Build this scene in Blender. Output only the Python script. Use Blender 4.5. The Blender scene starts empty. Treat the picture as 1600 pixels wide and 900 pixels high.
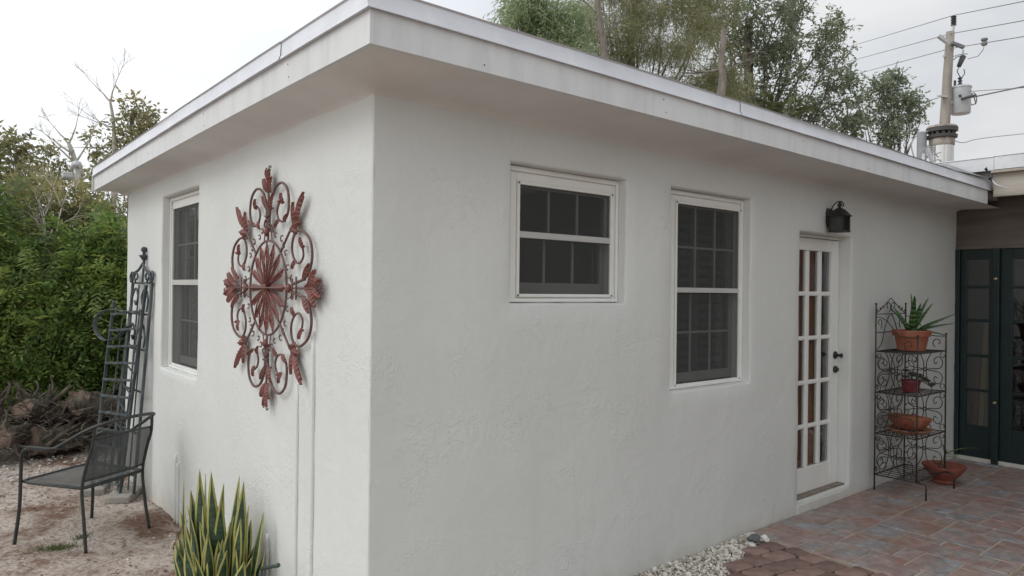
import bpy, bmesh, math, random
import numpy as np
from mathutils import Vector, Matrix, noise as mnoise
random.seed(11); RNG = np.random.default_rng(7)
SC = bpy.context.scene
COL = SC.collection
R_ = math.radians
# ------------------------------------------------------------------ camera
CP = Vector((-1.5743, -2.8776, 1.6952))
CX = Vector((0.76968, -0.63833, 0.01160)); CY = Vector((-0.01045, 0.00557, 0.99993)); CF = Vector((0.63835, 0.76974, 0.00238))
FPX = 1133.857
cam_d = bpy.data.cameras.new('camera'); cam = bpy.data.objects.new('camera', cam_d); COL.objects.link(cam)
mw = Matrix((CX, CY, -CF)).transposed().to_4x4(); mw.translation = CP
cam.matrix_world = mw
cam_d.sensor_width = 36; cam_d.lens = FPX / 1600 * 36; cam_d.clip_end = 2000; cam_d.clip_start = 0.05
SC.camera = cam
# ------------------------------------------------------------------ world: bright overcast
W = bpy.data.worlds.new('World'); SC.world = W; W.use_nodes = True
SUN_DIR = Vector((-0.80, 0.30, 0.75)).normalized()
def world():
    nt = W.node_tree; N = nt.nodes; L = nt.links; N.clear()
    out = N.new('ShaderNodeOutputWorld'); bg = N.new('ShaderNodeBackground'); bg.inputs[1].default_value = 0.1
    sky = N.new('ShaderNodeTexSky'); sky.sky_type = 'NISHITA'; sky.sun_disc = False
    sky.sun_elevation = math.asin(SUN_DIR.z); sky.sun_rotation = math.atan2(SUN_DIR.x, SUN_DIR.y)
    sky.air_density = 1.0; sky.dust_density = 2.0
    tc = N.new('ShaderNodeTexCoord'); mp = N.new('ShaderNodeMapping'); mp.inputs['Scale'].default_value = (1, 1, 2.6)
    ns = N.new('ShaderNodeTexNoise'); ns.inputs['Scale'].default_value = 2.1; ns.inputs['Detail'].default_value = 5; ns.inputs['Roughness'].default_value = .52
    cr = N.new('ShaderNodeValToRGB')
    cr.color_ramp.elements[0].position = .36; cr.color_ramp.elements[0].color = (10.2, 10.7, 11.4, 1)
    cr.color_ramp.elements[1].position = .60; cr.color_ramp.elements[1].color = (13.2, 13.3, 13.3, 1)
    mx = N.new('ShaderNodeMixRGB'); mx.inputs[0].default_value = .93
    L.new(tc.outputs['Generated'], mp.inputs[0]); L.new(mp.outputs[0], ns.inputs['Vector']); L.new(ns.outputs[0], cr.inputs[0])
    # the cloud deck is brightest round the hidden sun
    dt = N.new('ShaderNodeVectorMath'); dt.operation = 'DOT_PRODUCT'; dt.inputs[1].default_value = tuple(SUN_DIR); L.new(tc.outputs['Generated'], dt.inputs[0])
    mr = N.new('ShaderNodeMapRange'); mr.interpolation_type = 'SMOOTHSTEP'; mr.inputs[1].default_value = -.9; mr.inputs[2].default_value = .95; mr.inputs[3].default_value = .62; mr.inputs[4].default_value = 1.34; L.new(dt.outputs['Value'], mr.inputs[0])
    gl = N.new('ShaderNodeVectorMath'); gl.operation = 'SCALE'; L.new(cr.outputs[0], gl.inputs[0]); L.new(mr.outputs[0], gl.inputs['Scale'])
    L.new(sky.outputs[0], mx.inputs[1]); L.new(gl.outputs[0], mx.inputs[2]); L.new(mx.outputs[0], bg.inputs[0]); L.new(bg.outputs[0], out.inputs[0])
world()
sd = bpy.data.lights.new('sun', 'SUN'); sd.energy = 1.0; sd.angle = R_(26); sd.color = (1, .975, .94)
sun = bpy.data.objects.new('sun', sd); COL.objects.link(sun); sun.rotation_euler = SUN_DIR.to_track_quat('Z', 'Y').to_euler(); sun.location = (-6, 3, 9)
vs = SC.view_settings; vs.view_transform = 'Standard'; vs.look = 'None'; vs.gamma = 1; vs.exposure = -0.26; vs.use_curve_mapping = False
SC.cycles.max_bounces = 8; SC.cycles.transparent_max_bounces = 12

# ------------------------------------------------------------------ helpers
def ray(u, v): return CF + CX * ((u - 800) / FPX) - CY * ((v - 450) / FPX)
def at(u, v, d): return CP + ray(u, v) * d
def onz(u, v, z): r = ray(u, v); return CP + r * ((z - CP.z) / r.z)
def onx(u, v, x): r = ray(u, v); return CP + r * ((x - CP.x) / r.x)
def ony(u, v, y): r = ray(u, v); return CP + r * ((y - CP.y) / r.y)

class MB:
    def __init__(s): s.v = []; s.f = []; s.m = []; s.cur = 0
    def quad(s, a, b, c, d):
        n = len(s.v); s.v += [tuple(a), tuple(b), tuple(c), tuple(d)]; s.f.append((n, n+1, n+2, n+3)); s.m.append(s.cur)
    def poly(s, pts):
        n = len(s.v); s.v += [tuple(p) for p in pts]; s.f.append(tuple(range(n, n+len(pts)))); s.m.append(s.cur)
    def box(s, x0, x1, y0, y1, z0, z1, M=None):
        x0, x1 = sorted((x0, x1)); y0, y1 = sorted((y0, y1)); z0, z1 = sorted((z0, z1))
        P = [Vector(p) for p in ((x0,y0,z0),(x1,y0,z0),(x1,y1,z0),(x0,y1,z0),(x0,y0,z1),(x1,y0,z1),(x1,y1,z1),(x0,y1,z1))]
        if M is not None: P = [M @ p for p in P]
        n = len(s.v); s.v += [tuple(p) for p in P]
        for f in ((0,3,2,1),(4,5,6,7),(0,1,5,4),(1,2,6,5),(2,3,7,6),(3,0,4,7)):
            s.f.append(tuple(n+i for i in f)); s.m.append(s.cur)
        return s
    def bar(s, a, b, w, t, up=(0,0,1)):
        a = Vector(a); b = Vector(b); d = (b-a); l = d.length; d.normalize(); up = Vector(up)
        x = d.cross(up)
        if x.length < 1e-4: x = d.cross(Vector((1,0,0)))
        x.normalize(); y = x.cross(d)
        M = Matrix((x, y, d)).transposed().to_4x4(); M.translation = a
        return s.box(-w/2, w/2, -t/2, t/2, 0, l, M)
    def tube(s, pts, r, n=6, closed=False, cap=True):
        pts = [Vector(p) for p in pts]; k = len(pts)
        rs = r if hasattr(r, '__len__') else [r]*k
        base = len(s.v); prev = None
        for i, p in enumerate(pts):
            if closed: t = pts[(i+1) % k] - pts[i-1]
            else: t = pts[min(i+1, k-1)] - pts[max(i-1, 0)]
            if t.length < 1e-9: t = Vector((0,0,1))
            t.normalize()
            if prev is None:
                a = t.cross(Vector((0,0,1)))
                if a.length < .05: a = t.cross(Vector((1,0,0)))
                a.normalize()
            else:
                a = prev - t * prev.dot(t)
                if a.length < 1e-6: a = t.orthogonal()
                a.normalize()
            prev = a; b = t.cross(a)
            for j in range(n):
                th = 2*math.pi*j/n; s.v.append(tuple(p + (a*math.cos(th) + b*math.sin(th))*rs[i]))
        for i in range(k if closed else k-1):
            i2 = (i+1) % k
            for j in range(n):
                s.f.append((base+i*n+j, base+i*n+(j+1) % n, base+i2*n+(j+1) % n, base+i2*n+j)); s.m.append(s.cur)
        if cap and not closed:
            s.f.append(tuple(base+j for j in range(n))[::-1]); s.f.append(tuple(base+(k-1)*n+j for j in range(n))); s.m += [s.cur]*2
        return s
    def lathe(s, prof, n=24, c=(0,0,0), close=False):
        base = len(s.v); c = Vector(c)
        for r, z in prof:
            for j in range(n):
                th = 2*math.pi*j/n; s.v.append((c.x + r*math.cos(th), c.y + r*math.sin(th), c.z + z))
        for i in range(len(prof)-1):
            for j in range(n):
                s.f.append((base+i*n+j, base+i*n+(j+1) % n, base+(i+1)*n+(j+1) % n, base+(i+1)*n+j)); s.m.append(s.cur)
        if close:
            s.f.append(tuple(base+j for j in range(n))[::-1]); s.f.append(tuple(base+(len(prof)-1)*n+j for j in range(n))); s.m += [s.cur]*2
        return s
    def mesh(s, name, mats, smooth=False):
        me = bpy.data.meshes.new(name); me.from_pydata(s.v, [], s.f)
        if not isinstance(mats, (list, tuple)): mats = [mats]
        for m in mats: me.materials.append(m)
        me.polygons.foreach_set('material_index', s.m)
        if smooth: me.polygons.foreach_set('use_smooth', [True]*len(s.f))
        me.update(); return me
    def build(s, name, mats, parent=None, smooth=False, bevel=0, auto=None):
        o = bpy.data.objects.new(name, s.mesh(name, mats, smooth)); COL.objects.link(o)
        if parent is not None: o.parent = parent
        if bevel:
            b = o.modifiers.new('bevel', 'BEVEL'); b.width = bevel; b.segments = 2; b.limit_method = 'ANGLE'; b.angle_limit = R_(40)
        if auto:
            smooth_by_angle(o, auto)
        return o
def smooth_by_angle(o, deg):
    me = o.data; me.polygons.foreach_set('use_smooth', [True]*len(me.polygons))
    bm = bmesh.new(); bm.from_mesh(me); bmesh.ops.remove_doubles(bm, verts=bm.verts, dist=1e-5)
    for e in bm.edges:
        e.smooth = not (len(e.link_faces) == 2 and e.calc_face_angle(0) > R_(deg))
    bm.to_mesh(me); bm.free()
def thing(name, label, cat, loc=(0,0,0), rz=0, group=None):
    o = bpy.data.objects.new(name, None); COL.objects.link(o); o.empty_display_size = .1
    o.location = loc; o.rotation_euler = (0,0,rz)
    tag(o, label, cat, group); return o
def tag(o, label, cat, group=None):
    o['label'] = label; o['category'] = cat
    if group: o['group'] = group
    return o
def structure(o): o['kind'] = 'structure'; return o
def stuff(o): o['kind'] = 'stuff'; return o
def curve(pts, n=6):
    """Catmull-Rom through the points"""
    P = [Vector(p) for p in pts]; out = []
    for i in range(len(P)-1):
        a = P[max(i-1,0)]; b = P[i]; c = P[i+1]; d = P[min(i+2, len(P)-1)]
        for k in range(n):
            t = k/n
            out.append(.5*((2*b) + (c-a)*t + (2*a-5*b+4*c-d)*t*t + (3*b-a-3*c+d)*t**3))
    out.append(P[-1]); return out

# ------------------------------------------------------------------ materials
MATS = {}
def mat(name, col, rough=.6, col2=None, scale=6, bump=0, bscale=40, metal=0, spec=.5, obj_rand=0, stretch=None, detail=6, ramp=(.35,.65)):
    if name in MATS: return MATS[name]
    m = bpy.data.materials.new(name); m.use_nodes = True; nt = m.node_tree; N = nt.nodes; L = nt.links
    b = N['Principled BSDF']; b.inputs['Roughness'].default_value = rough; b.inputs['Metallic'].default_value = metal
    b.inputs['Specular IOR Level'].default_value = spec
    b.inputs['Base Color'].default_value = (*col, 1)
    geo = N.new('ShaderNodeTexCoord'); vec = geo.outputs['Object']
    if stretch:
        mp = N.new('ShaderNodeMapping'); mp.inputs['Scale'].default_value = stretch; L.new(vec, mp.inputs[0]); vec = mp.outputs[0]
    c_out = None
    if col2:
        ns = N.new('ShaderNodeTexNoise'); ns.inputs['Scale'].default_value = scale; ns.inputs['Detail'].default_value = detail; ns.inputs['Roughness'].default_value = .6
        L.new(vec, ns.inputs['Vector'])
        r = N.new('ShaderNodeValToRGB'); r.color_ramp.elements[0].position = ramp[0]; r.color_ramp.elements[1].position = ramp[1]
        r.color_ramp.elements[0].color = (*col, 1); r.color_ramp.elements[1].color = (*col2, 1)
        L.new(ns.outputs[0], r.inputs[0]); c_out = r.outputs[0]
    if obj_rand:
        oi = N.new('ShaderNodeObjectInfo'); hs = N.new('ShaderNodeHueSaturation')
        mr = N.new('ShaderNodeMapRange'); mr.inputs[3].default_value = 1-obj_rand; mr.inputs[4].default_value = 1+obj_rand
        L.new(oi.outputs['Random'], mr.inputs[0]); L.new(mr.outputs[0], hs.inputs['Value'])
        if c_out: L.new(c_out, hs.inputs['Color'])
        else: hs.inputs['Color'].default_value = (*col, 1)
        c_out = hs.outputs[0]
    if c_out: L.new(c_out, b.inputs['Base Color'])
    if bump:
        n2 = N.new('ShaderNodeTexNoise'); n2.inputs['Scale'].default_value = bscale; n2.inputs['Detail'].default_value = 6
        L.new(vec, n2.inputs['Vector'])
        bp = N.new('ShaderNodeBump'); bp.inputs['Strength'].default_value = bump; bp.inputs['Distance'].default_value = .01
        L.new(n2.outputs[0], bp.inputs['Height']); L.new(bp.outputs[0], b.inputs['Normal'])
    MATS[name] = m; return m
def stucco_mat():
    m = bpy.data.materials.new('stucco'); m.use_nodes = True; nt = m.node_tree; N = nt.nodes; L = nt.links; b = N['Principled BSDF']
    b.inputs['Roughness'].default_value = .62; b.inputs['Specular IOR Level'].default_value = .35
    tc = N.new('ShaderNodeTexCoord'); v = tc.outputs['Object']
    # soft blotches and faint rain streaks
    n1 = N.new('ShaderNodeTexNoise'); n1.inputs['Scale'].default_value = 1.3; n1.inputs['Detail'].default_value = 5; L.new(v, n1.inputs['Vector'])
    mp = N.new('ShaderNodeMapping'); mp.inputs['Scale'].default_value = (9, 9, .5); L.new(v, mp.inputs[0])
    n2 = N.new('ShaderNodeTexNoise'); n2.inputs['Scale'].default_value = 1.2; n2.inputs['Detail'].default_value = 4; L.new(mp.outputs[0], n2.inputs['Vector'])
    r1 = N.new('ShaderNodeValToRGB'); r1.color_ramp.elements[0].position = .3; r1.color_ramp.elements[1].position = .62
    r1.color_ramp.elements[0].color = (.605, .620, .598, 1); r1.color_ramp.elements[1].color = (.655, .670, .648, 1); L.new(n1.outputs[0], r1.inputs[0])
    r2 = N.new('ShaderNodeValToRGB'); r2.color_ramp.elements[0].position = .25; r2.color_ramp.elements[1].position = .5
    r2.color_ramp.elements[0].color = (.95, .95, .95, 1); r2.color_ramp.elements[1].color = (1, 1, 1, 1); L.new(n2.outputs[0], r2.inputs[0])
    mul = N.new('ShaderNodeMixRGB'); mul.blend_type = 'MULTIPLY'; mul.inputs[0].default_value = .45; L.new(r1.outputs[0], mul.inputs[1]); L.new(r2.outputs[0], mul.inputs[2])
    # splash dirt on the lowest courses, ragged
    sx = N.new('ShaderNodeSeparateXYZ'); L.new(v, sx.inputs[0])
    n5 = N.new('ShaderNodeTexNoise'); n5.inputs['Scale'].default_value = 7; n5.inputs['Detail'].default_value = 5; L.new(v, n5.inputs['Vector'])
    ma = N.new('ShaderNodeMath'); ma.operation = 'MULTIPLY_ADD'; ma.inputs[1].default_value = .30; L.new(n5.outputs[0], ma.inputs[0]); L.new(sx.outputs[2], ma.inputs[2])
    mr = N.new('ShaderNodeMapRange'); mr.inputs[1].default_value = .08; mr.inputs[2].default_value = .26; mr.inputs[3].default_value = .55; mr.inputs[4].default_value = 0; L.new(ma.outputs[0], mr.inputs[0])
    mud = N.new('ShaderNodeMixRGB'); mud.inputs[2].default_value = (.50, .45, .38, 1); L.new(mr.outputs[0], mud.inputs[0]); L.new(mul.outputs[0], mud.inputs[1])
    L.new(mud.outputs[0], b.inputs['Base Color'])
    # trowelled relief: broad swells, knife ridges, fine grit
    n3 = N.new('ShaderNodeTexNoise'); n3.inputs['Scale'].default_value = 5; n3.inputs['Detail'].default_value = 3; n3.inputs['Distortion'].default_value = 1.2; L.new(v, n3.inputs['Vector'])
    n4 = N.new('ShaderNodeTexNoise'); n4.inputs['Scale'].default_value = 11; n4.inputs['Detail'].default_value = 4; n4.inputs['Distortion'].default_value = 2.2; L.new(v, n4.inputs['Vector'])
    rr = N.new('ShaderNodeValToRGB'); rr.color_ramp.interpolation = 'EASE'
    rr.color_ramp.elements[0].position = .485; rr.color_ramp.elements[1].position = .515
    e = rr.color_ramp.elements.new(.60); e.color = (.25,.25,.25,1)
    L.new(n4.outputs[0], rr.inputs[0])
    n6 = N.new('ShaderNodeTexNoise'); n6.inputs['Scale'].default_value = 90; n6.inputs['Detail'].default_value = 3; L.new(v, n6.inputs['Vector'])
    b1 = N.new('ShaderNodeBump'); b1.inputs['Strength'].default_value = .24; b1.inputs['Distance'].default_value = .02; L.new(n3.outputs[0], b1.inputs['Height'])
    b2 = N.new('ShaderNodeBump'); b2.inputs['Strength'].default_value = .44; b2.inputs['Distance'].default_value = .006
    n7 = N.new('ShaderNodeTexNoise'); n7.inputs['Scale'].default_value = 2.6; n7.inputs['Detail'].default_value = 3; L.new(v, n7.inputs['Vector'])
    r7 = N.new('ShaderNodeValToRGB'); r7.color_ramp.elements[0].position = .50; r7.color_ramp.elements[0].color = (.06,.06,.06,1); r7.color_ramp.elements[1].position = .68; L.new(n7.outputs[0], r7.inputs[0])
    hm = N.new('ShaderNodeMath'); hm.operation = 'MULTIPLY'; L.new(rr.outputs[0], hm.inputs[0]); L.new(r7.outputs[0], hm.inputs[1]); L.new(hm.outputs[0], b2.inputs['Height']); L.new(b1.outputs[0], b2.inputs['Normal'])
    b3 = N.new('ShaderNodeBump'); b3.inputs['Strength'].default_value = .10; b3.inputs['Distance'].default_value = .004; L.new(n6.outputs[0], b3.inputs['Height']); L.new(b2.outputs[0], b3.inputs['Normal'])
    L.new(b3.outputs[0], b.inputs['Normal'])
    MATS['stucco'] = m; return m
def glass_mat(name, tint, refl=1.5, rough=.03):
    m = bpy.data.materials.new(name); m.use_nodes = True; nt = m.node_tree; N = nt.nodes; L = nt.links; N.clear()
    o = N.new('ShaderNodeOutputMaterial'); t = N.new('ShaderNodeBsdfTransparent'); t.inputs[0].default_value = (*tint, 1)
    g = N.new('ShaderNodeBsdfGlossy'); g.inputs['Roughness'].default_value = rough; g.inputs[0].default_value = (.9,.9,.9,1)
    lw = N.new('ShaderNodeLayerWeight'); lw.inputs[0].default_value = .5; pw = N.new('ShaderNodeMath'); pw.operation = 'POWER'; pw.inputs[1].default_value = 5; L.new(lw.outputs['Facing'], pw.inputs[0])
    fr = N.new('ShaderNodeMath'); fr.operation = 'MULTIPLY_ADD'; fr.inputs[1].default_value = .96; fr.inputs[2].default_value = .09; L.new(pw.outputs[0], fr.inputs[0]); mx = N.new('ShaderNodeMixShader')
    L.new(fr.outputs[0], mx.inputs[0]); L.new(t.outputs[0], mx.inputs[1]); L.new(g.outputs[0], mx.inputs[2]); L.new(mx.outputs[0], o.inputs[0]); return m
def mesh_mat(name, col, scale, open_, rough=.5, coord='Object'):
    """perforated sheet: a fine grid of holes"""
    m = bpy.data.materials.new(name); m.use_nodes = True; nt = m.node_tree; N = nt.nodes; L = nt.links
    b = N['Principled BSDF']; b.inputs['Base Color'].default_value = (*col, 1); b.inputs['Roughness'].default_value = rough
    tc = N.new('ShaderNodeTexCoord'); vo = N.new('ShaderNodeTexVoronoi'); vo.inputs['Scale'].default_value = scale; vo.inputs['Randomness'].default_value = .15
    L.new(tc.outputs[coord], vo.inputs['Vector'])
    lt = N.new('ShaderNodeMath'); lt.operation = 'LESS_THAN'; lt.inputs[1].default_value = open_; L.new(vo.outputs['Distance'], lt.inputs[0])
    t = N.new('ShaderNodeBsdfTransparent'); mx = N.new('ShaderNodeMixShader'); o = N['Material Output']
    L.new(lt.outputs[0], mx.inputs[0]); L.new(b.outputs[0], mx.inputs[1]); L.new(t.outputs[0], mx.inputs[2]); L.new(mx.outputs[0], o.inputs[0]); return m
def screen_mat():
    m = bpy.data.materials.new('insect_screen'); m.use_nodes = True; nt = m.node_tree; N = nt.nodes; L = nt.links
    b = N['Principled BSDF']; b.inputs['Base Color'].default_value = (.06,.064,.062,1); b.inputs['Roughness'].default_value = .8
    t = N.new('ShaderNodeBsdfTransparent'); mx = N.new('ShaderNodeMixShader'); mx.inputs[0].default_value = .56
    L.new(t.outputs[0], mx.inputs[1]); L.new(b.outputs[0], mx.inputs[2]); L.new(mx.outputs[0], N['Material Output'].inputs[0]); return m
def sheer_mat(name, col, solid):
    m = bpy.data.materials.new(name); m.use_nodes = True; nt = m.node_tree; N = nt.nodes; L = nt.links
    b = N['Principled BSDF']; b.inputs['Base Color'].default_value = (*col,1); b.inputs['Roughness'].default_value = .55
    t = N.new('ShaderNodeBsdfTransparent'); mx = N.new('ShaderNodeMixShader'); mx.inputs[0].default_value = solid
    L.new(t.outputs[0], mx.inputs[1]); L.new(b.outputs[0], mx.inputs[2]); L.new(mx.outputs[0], N['Material Output'].inputs[0]); return m
def leaf_mat(name, cols, trans=.25, rough=.5):
    m = bpy.data.materials.new(name); m.use_nodes = True; nt = m.node_tree; N = nt.nodes; L = nt.links
    b = N['Principled BSDF']; b.inputs['Roughness'].default_value = rough; b.inputs['Specular IOR Level'].default_value = .4
    at_ = N.new('ShaderNodeAttribute'); at_.attribute_name = 'tone'
    r = N.new('ShaderNodeValToRGB'); els = r.color_ramp.elements
    for i, c in enumerate(cols):
        e = els[i] if i < 2 else els.new(.5)
        e.position = i/(len(cols)-1) if i != 1 or len(cols) == 2 else i/(len(cols)-1)
        e.color = (*c, 1)
    L.new(at_.outputs['Fac'], r.inputs[0]); L.new(r.outputs[0], b.inputs['Base Color'])
    t = N.new('ShaderNodeBsdfTranslucent'); L.new(r.outputs[0], t.inputs[0]); mx = N.new('ShaderNodeMixShader'); mx.inputs[0].default_value = trans
    L.new(b.outputs[0], mx.inputs[1]); L.new(t.outputs[0], mx.inputs[2]); L.new(mx.outputs[0], N['Material Output'].inputs[0])
    MATS[name] = m; return m

STUCCO = stucco_mat()
SOFFIT = mat('soffit_paint', (.63,.61,.585), .7, (.70,.685,.66), 2.5, .12, 30)
FASCIA = mat('fascia_paint', (.54,.55,.55), .55, (.64,.65,.65), 2.2, .15, 60, stretch=(5,5,.9), ramp=(.25,.55))
DRIP = mat('drip_metal', (.56,.57,.60), .38, (.66,.67,.70), 4, .05, 20, metal=.35)
ROOFM = mat('roof_membrane', (.32,.31,.30), .85, (.42,.41,.40), 8, .4, 60)
VINYL = mat('vinyl', (.72,.72,.68), .42, (.77,.77,.74), 4)
SASH = mat('sash_vinyl', (.36,.36,.34), .45, (.41,.41,.39), 4)
SASH2 = mat('rail_vinyl', (.46,.46,.44), .45, (.51,.51,.49), 4)
GLASS = glass_mat('window_glass', (.80,.83,.82))
SCREEN = screen_mat()
DOORW = mat('door_paint', (.74,.74,.71), .42, (.79,.79,.76), 3, .05, 30)
BLACK = mat('black_iron', (.012,.012,.012), .45, (.03,.028,.026), 30, .3, 90)
IRON = mat('stand_iron', (.018,.018,.017), .55, (.05,.04,.033), 45, .3, 120)
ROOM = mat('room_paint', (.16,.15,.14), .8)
BLIND = mat('brown_blind', (.40,.17,.105), .6, (.50,.24,.15), 5, .2, 25, stretch=(1,1,.2))
SHUT = mat('shutter_paint', (.26,.26,.25), .5)
# ------------------------------------------------------------------ ground
def sstep(a, b, x):
    t = min(1, max(0, (x-a)/(b-a))); return t*t*(3-2*t)
def gz(x, y):
    """height of the earth"""
    z = -.035 - .065*sstep(.6, 2.8, y)*(1 if x < 2 else 0)
    if x < .3 or y < -1.3 or y > 5:
        d = min(1, math.hypot(x+.6, y-3)/60)
        z += (mnoise.noise(Vector((x*1.7, y*1.7, 0)))*.022 + mnoise.noise(Vector((x*6, y*6, 3)))*.009)
    return z
def ground():
    xs = sorted(set([round(-3.2+.06*i, 3) for i in range(60)] + [-400,-150,-60,-25,-12,-8,-6,-5,-4.2,-3.6] + [.6+.4*i for i in range(20)] + [9.5,12,16,22,30,45,80,180,400]))
    ys = sorted(set([round(-.4+.06*i, 3) for i in range(130)] + [-400,-120,-40,-15,-8,-5,-4,-3.2,-2.6,-2.2,-1.8,-1.6,-1.4,-1.2,-1,-.8,-.6] + [7.6,8,8.5,9,10,12,15,20,30,50,90,180,400]))
    mb = MB(); nx = len(xs)
    for y in ys:
        for x in xs: mb.v.append((x, y, gz(x, y)))
    for j in range(len(ys)-1):
        for i in range(nx-1):
            mb.f.append((j*nx+i, j*nx+i+1, (j+1)*nx+i+1, (j+1)*nx+i)); mb.m.append(0)
    m = bpy.data.materials.new('dirt'); m.use_nodes = True; nt = m.node_tree; N = nt.nodes; L = nt.links; b = N['Principled BSDF']; b.inputs['Roughness'].default_value = .95; b.inputs['Specular IOR Level'].default_value = .1
    tc = N.new('ShaderNodeTexCoord'); v = tc.outputs['Object']
    n1 = N.new('ShaderNodeTexNoise'); n1.inputs['Scale'].default_value = 1.8; n1.inputs['Detail'].default_value = 7; n1.inputs['Roughness'].default_value = .65; L.new(v, n1.inputs['Vector'])
    r1 = N.new('ShaderNodeValToRGB'); e = r1.color_ramp.elements
    e[0].position = .38; e[0].color = (.19,.125,.095,1); e[1].position = .57; e[1].color = (.46,.405,.365,1); k = e.new(.47); k.color = (.375,.32,.28,1)
    L.new(n1.outputs[0], r1.inputs[0])
    n2 = N.new('ShaderNodeTexNoise'); n2.inputs['Scale'].default_value = 34; n2.inputs['Detail'].default_value = 6; L.new(v, n2.inputs['Vector'])
    r2 = N.new('ShaderNodeValToRGB'); r2.color_ramp.elements[0].position = .33; r2.color_ramp.elements[0].color = (.5,.42,.36,1); r2.color_ramp.elements[1].position = .55; L.new(n2.outputs[0], r2.inputs[0])
    mu = N.new('ShaderNodeMixRGB'); mu.blend_type = 'MULTIPLY'; mu.inputs[0].default_value = .75; L.new(r1.outputs[0], mu.inputs[1]); L.new(r2.outputs[0], mu.inputs[2]); L.new(mu.outputs[0], b.inputs['Base Color'])
    bp = N.new('ShaderNodeBump'); bp.inputs['Strength'].default_value = .7; bp.inputs['Distance'].default_value = .03; L.new(n2.outputs[0], bp.inputs['Height']); L.new(bp.outputs[0], b.inputs['Normal'])
    structure(mb.build('ground', m, smooth=True))
ground()

# ------------------------------------------------------------------ the white house
L_, W_, HW = 6.835, 4.713, 2.585
house = thing('cottage', 'white stucco flat-roofed cottage with two street-side windows and a glazed side door', 'house')
SX0, SX1, SZ0, SZ1 = .800, 1.686, 1.626, 2.354
TX0, TX1, TZ0, TZ1 = 2.115, 3.004, 1.060, 2.356
LY0, LY1, LZ0, LZ1 = 2.530, 3.498, 1.030, 2.412
DX0, DX1, DZ0, DZ1 = 3.681, 4.513, .085, 2.170
CH = .014; CR = .009
def stucco_walls():
    mb = MB()
    def panel(u0, u1, v0, v1, ops, T):
        us = set([u0, u1]); vs_ = set([v0, v1])
        def fill(s, a, b, st):
            n = max(1, round((b-a)/st))
            for i in range(n+1): s.add(round(a+(b-a)*i/n, 5))
        fill(us, u0, u1, .09); fill(vs_, v0, v1, .09)
        edges_u = [e for o in ops for e in (o[0]-CH, o[1]+CH)]; edges_v = [e for o in ops for e in (o[2]-CH, o[3]+CH)]
        us = [x for x in us if all(abs(x-e) > .03 for e in edges_u)] + edges_u
        vv = [x for x in vs_ if all(abs(x-e) > .03 for e in edges_v)] + edges_v
        us = sorted(set(us) | {u0, u1}); vv = sorted(set(vv) | {v0, v1})
        def wob(u, v, d):
            k = sstep(u0, u0+.12, u)
            a = mnoise.noise(Vector((u*9, v*9, 7.3)))*.0045; b = mnoise.noise(Vector((u*9, v*9, 2.1)))*.0045
            c = mnoise.noise(Vector((u*2.2, v*2.2, 5.0)))*.006 + mnoise.noise(Vector((u*6, v*6, 1.0)))*.0025
            near = any(o[0]-.05 < u < o[1]+.05 and o[2]-.05 < v < o[3]+.05 for o in ops)
            if not near: a = b = 0
            return T(u + a*k, v + b*k, d + c*k)
        idx = {}
        def vert(u, v, d):
            key = (round(u,5), round(v,5), d)
            if key not in idx:
                idx[key] = len(mb.v); mb.v.append(tuple(wob(u, v, d)))
            return idx[key]
        inside = lambda u, v: any(o[0]-CH < u < o[1]+CH and o[2]-CH < v < o[3]+CH for o in ops)
        for i in range(len(us)-1):
            for j in range(len(vv)-1):
                if inside((us[i]+us[i+1])/2, (vv[j]+vv[j+1])/2): continue
                mb.f.append((vert(us[i],vv[j],0), vert(us[i+1],vv[j],0), vert(us[i+1],vv[j+1],0), vert(us[i],vv[j+1],0))); mb.m.append(0)
        for o in ops:
            ue = [x for x in us if o[0]-CH-1e-4 <= x <= o[1]+CH+1e-4]; ve = [x for x in vv if o[2]-CH-1e-4 <= x <= o[3]+CH+1e-4]
            loop = [(u, ve[0]) for u in ue] + [(ue[-1], v) for v in ve[1:]] + [(u, ve[-1]) for u in ue[-2::-1]] + [(ue[0], v) for v in ve[-2:0:-1]]
            cl = lambda p: (min(max(p[0], o[0]), o[1]), min(max(p[1], o[2]), o[3]))
            md = lambda p: ((p[0]*.3+cl(p)[0]*.7), (p[1]*.3+cl(p)[1]*.7))
            rings = [[vert(*p, 0) for p in loop], [vert(*md(p), CH*.3) for p in loop], [vert(*cl(p), CH) for p in loop], [vert(*cl(p), .2) for p in loop]]
            for a, b in zip(rings, rings[1:]):
                for k in range(len(loop)):
                    k2 = (k+1) % len(loop); f = (a[k], a[k2], b[k2], b[k])
                    if len(set(f)) == 4: mb.f.append(f); mb.m.append(0)
    panel(CR, L_, -.3, HW+.01, [(SX0,SX1,SZ0,SZ1),(TX0,TX1,TZ0,TZ1),(DX0,DX1,DZ0,DZ1)], lambda u, v, d: (u, d, v))
    panel(CR, W_, -.3, HW+.01, [(LY0,LY1,LZ0,LZ1)], lambda u, v, d: (d, u, v))
    zs = np.linspace(-.3, HW+.01, 30)
    for a, b in zip(zs, zs[1:]):
        for i in range(5):
            t0, t1 = [math.pi/2*k/5 for k in (i, i+1)]
            q = lambda t, z: (CR-CR*math.cos(t) + .002*mnoise.noise(Vector((0, 3, z*7))), CR-CR*math.sin(t), z)
            mb.quad(q(t0,a), q(t1,a), q(t1,b), q(t0,b))
    o = mb.build('wall', STUCCO, house)
    bm = bmesh.new(); bm.from_mesh(o.data); bmesh.ops.remove_doubles(bm, verts=bm.verts, dist=2e-4)
    for f in bm.faces: f.smooth = True
    for e in bm.edges: e.smooth = not (len(e.link_faces) == 2 and e.calc_face_angle(0) > R_(62))
    bm.to_mesh(o.data); bm.free()
    m2 = MB()
    m2.box(.02, L_-.01, W_-.16, W_, -.3, HW)
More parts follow.
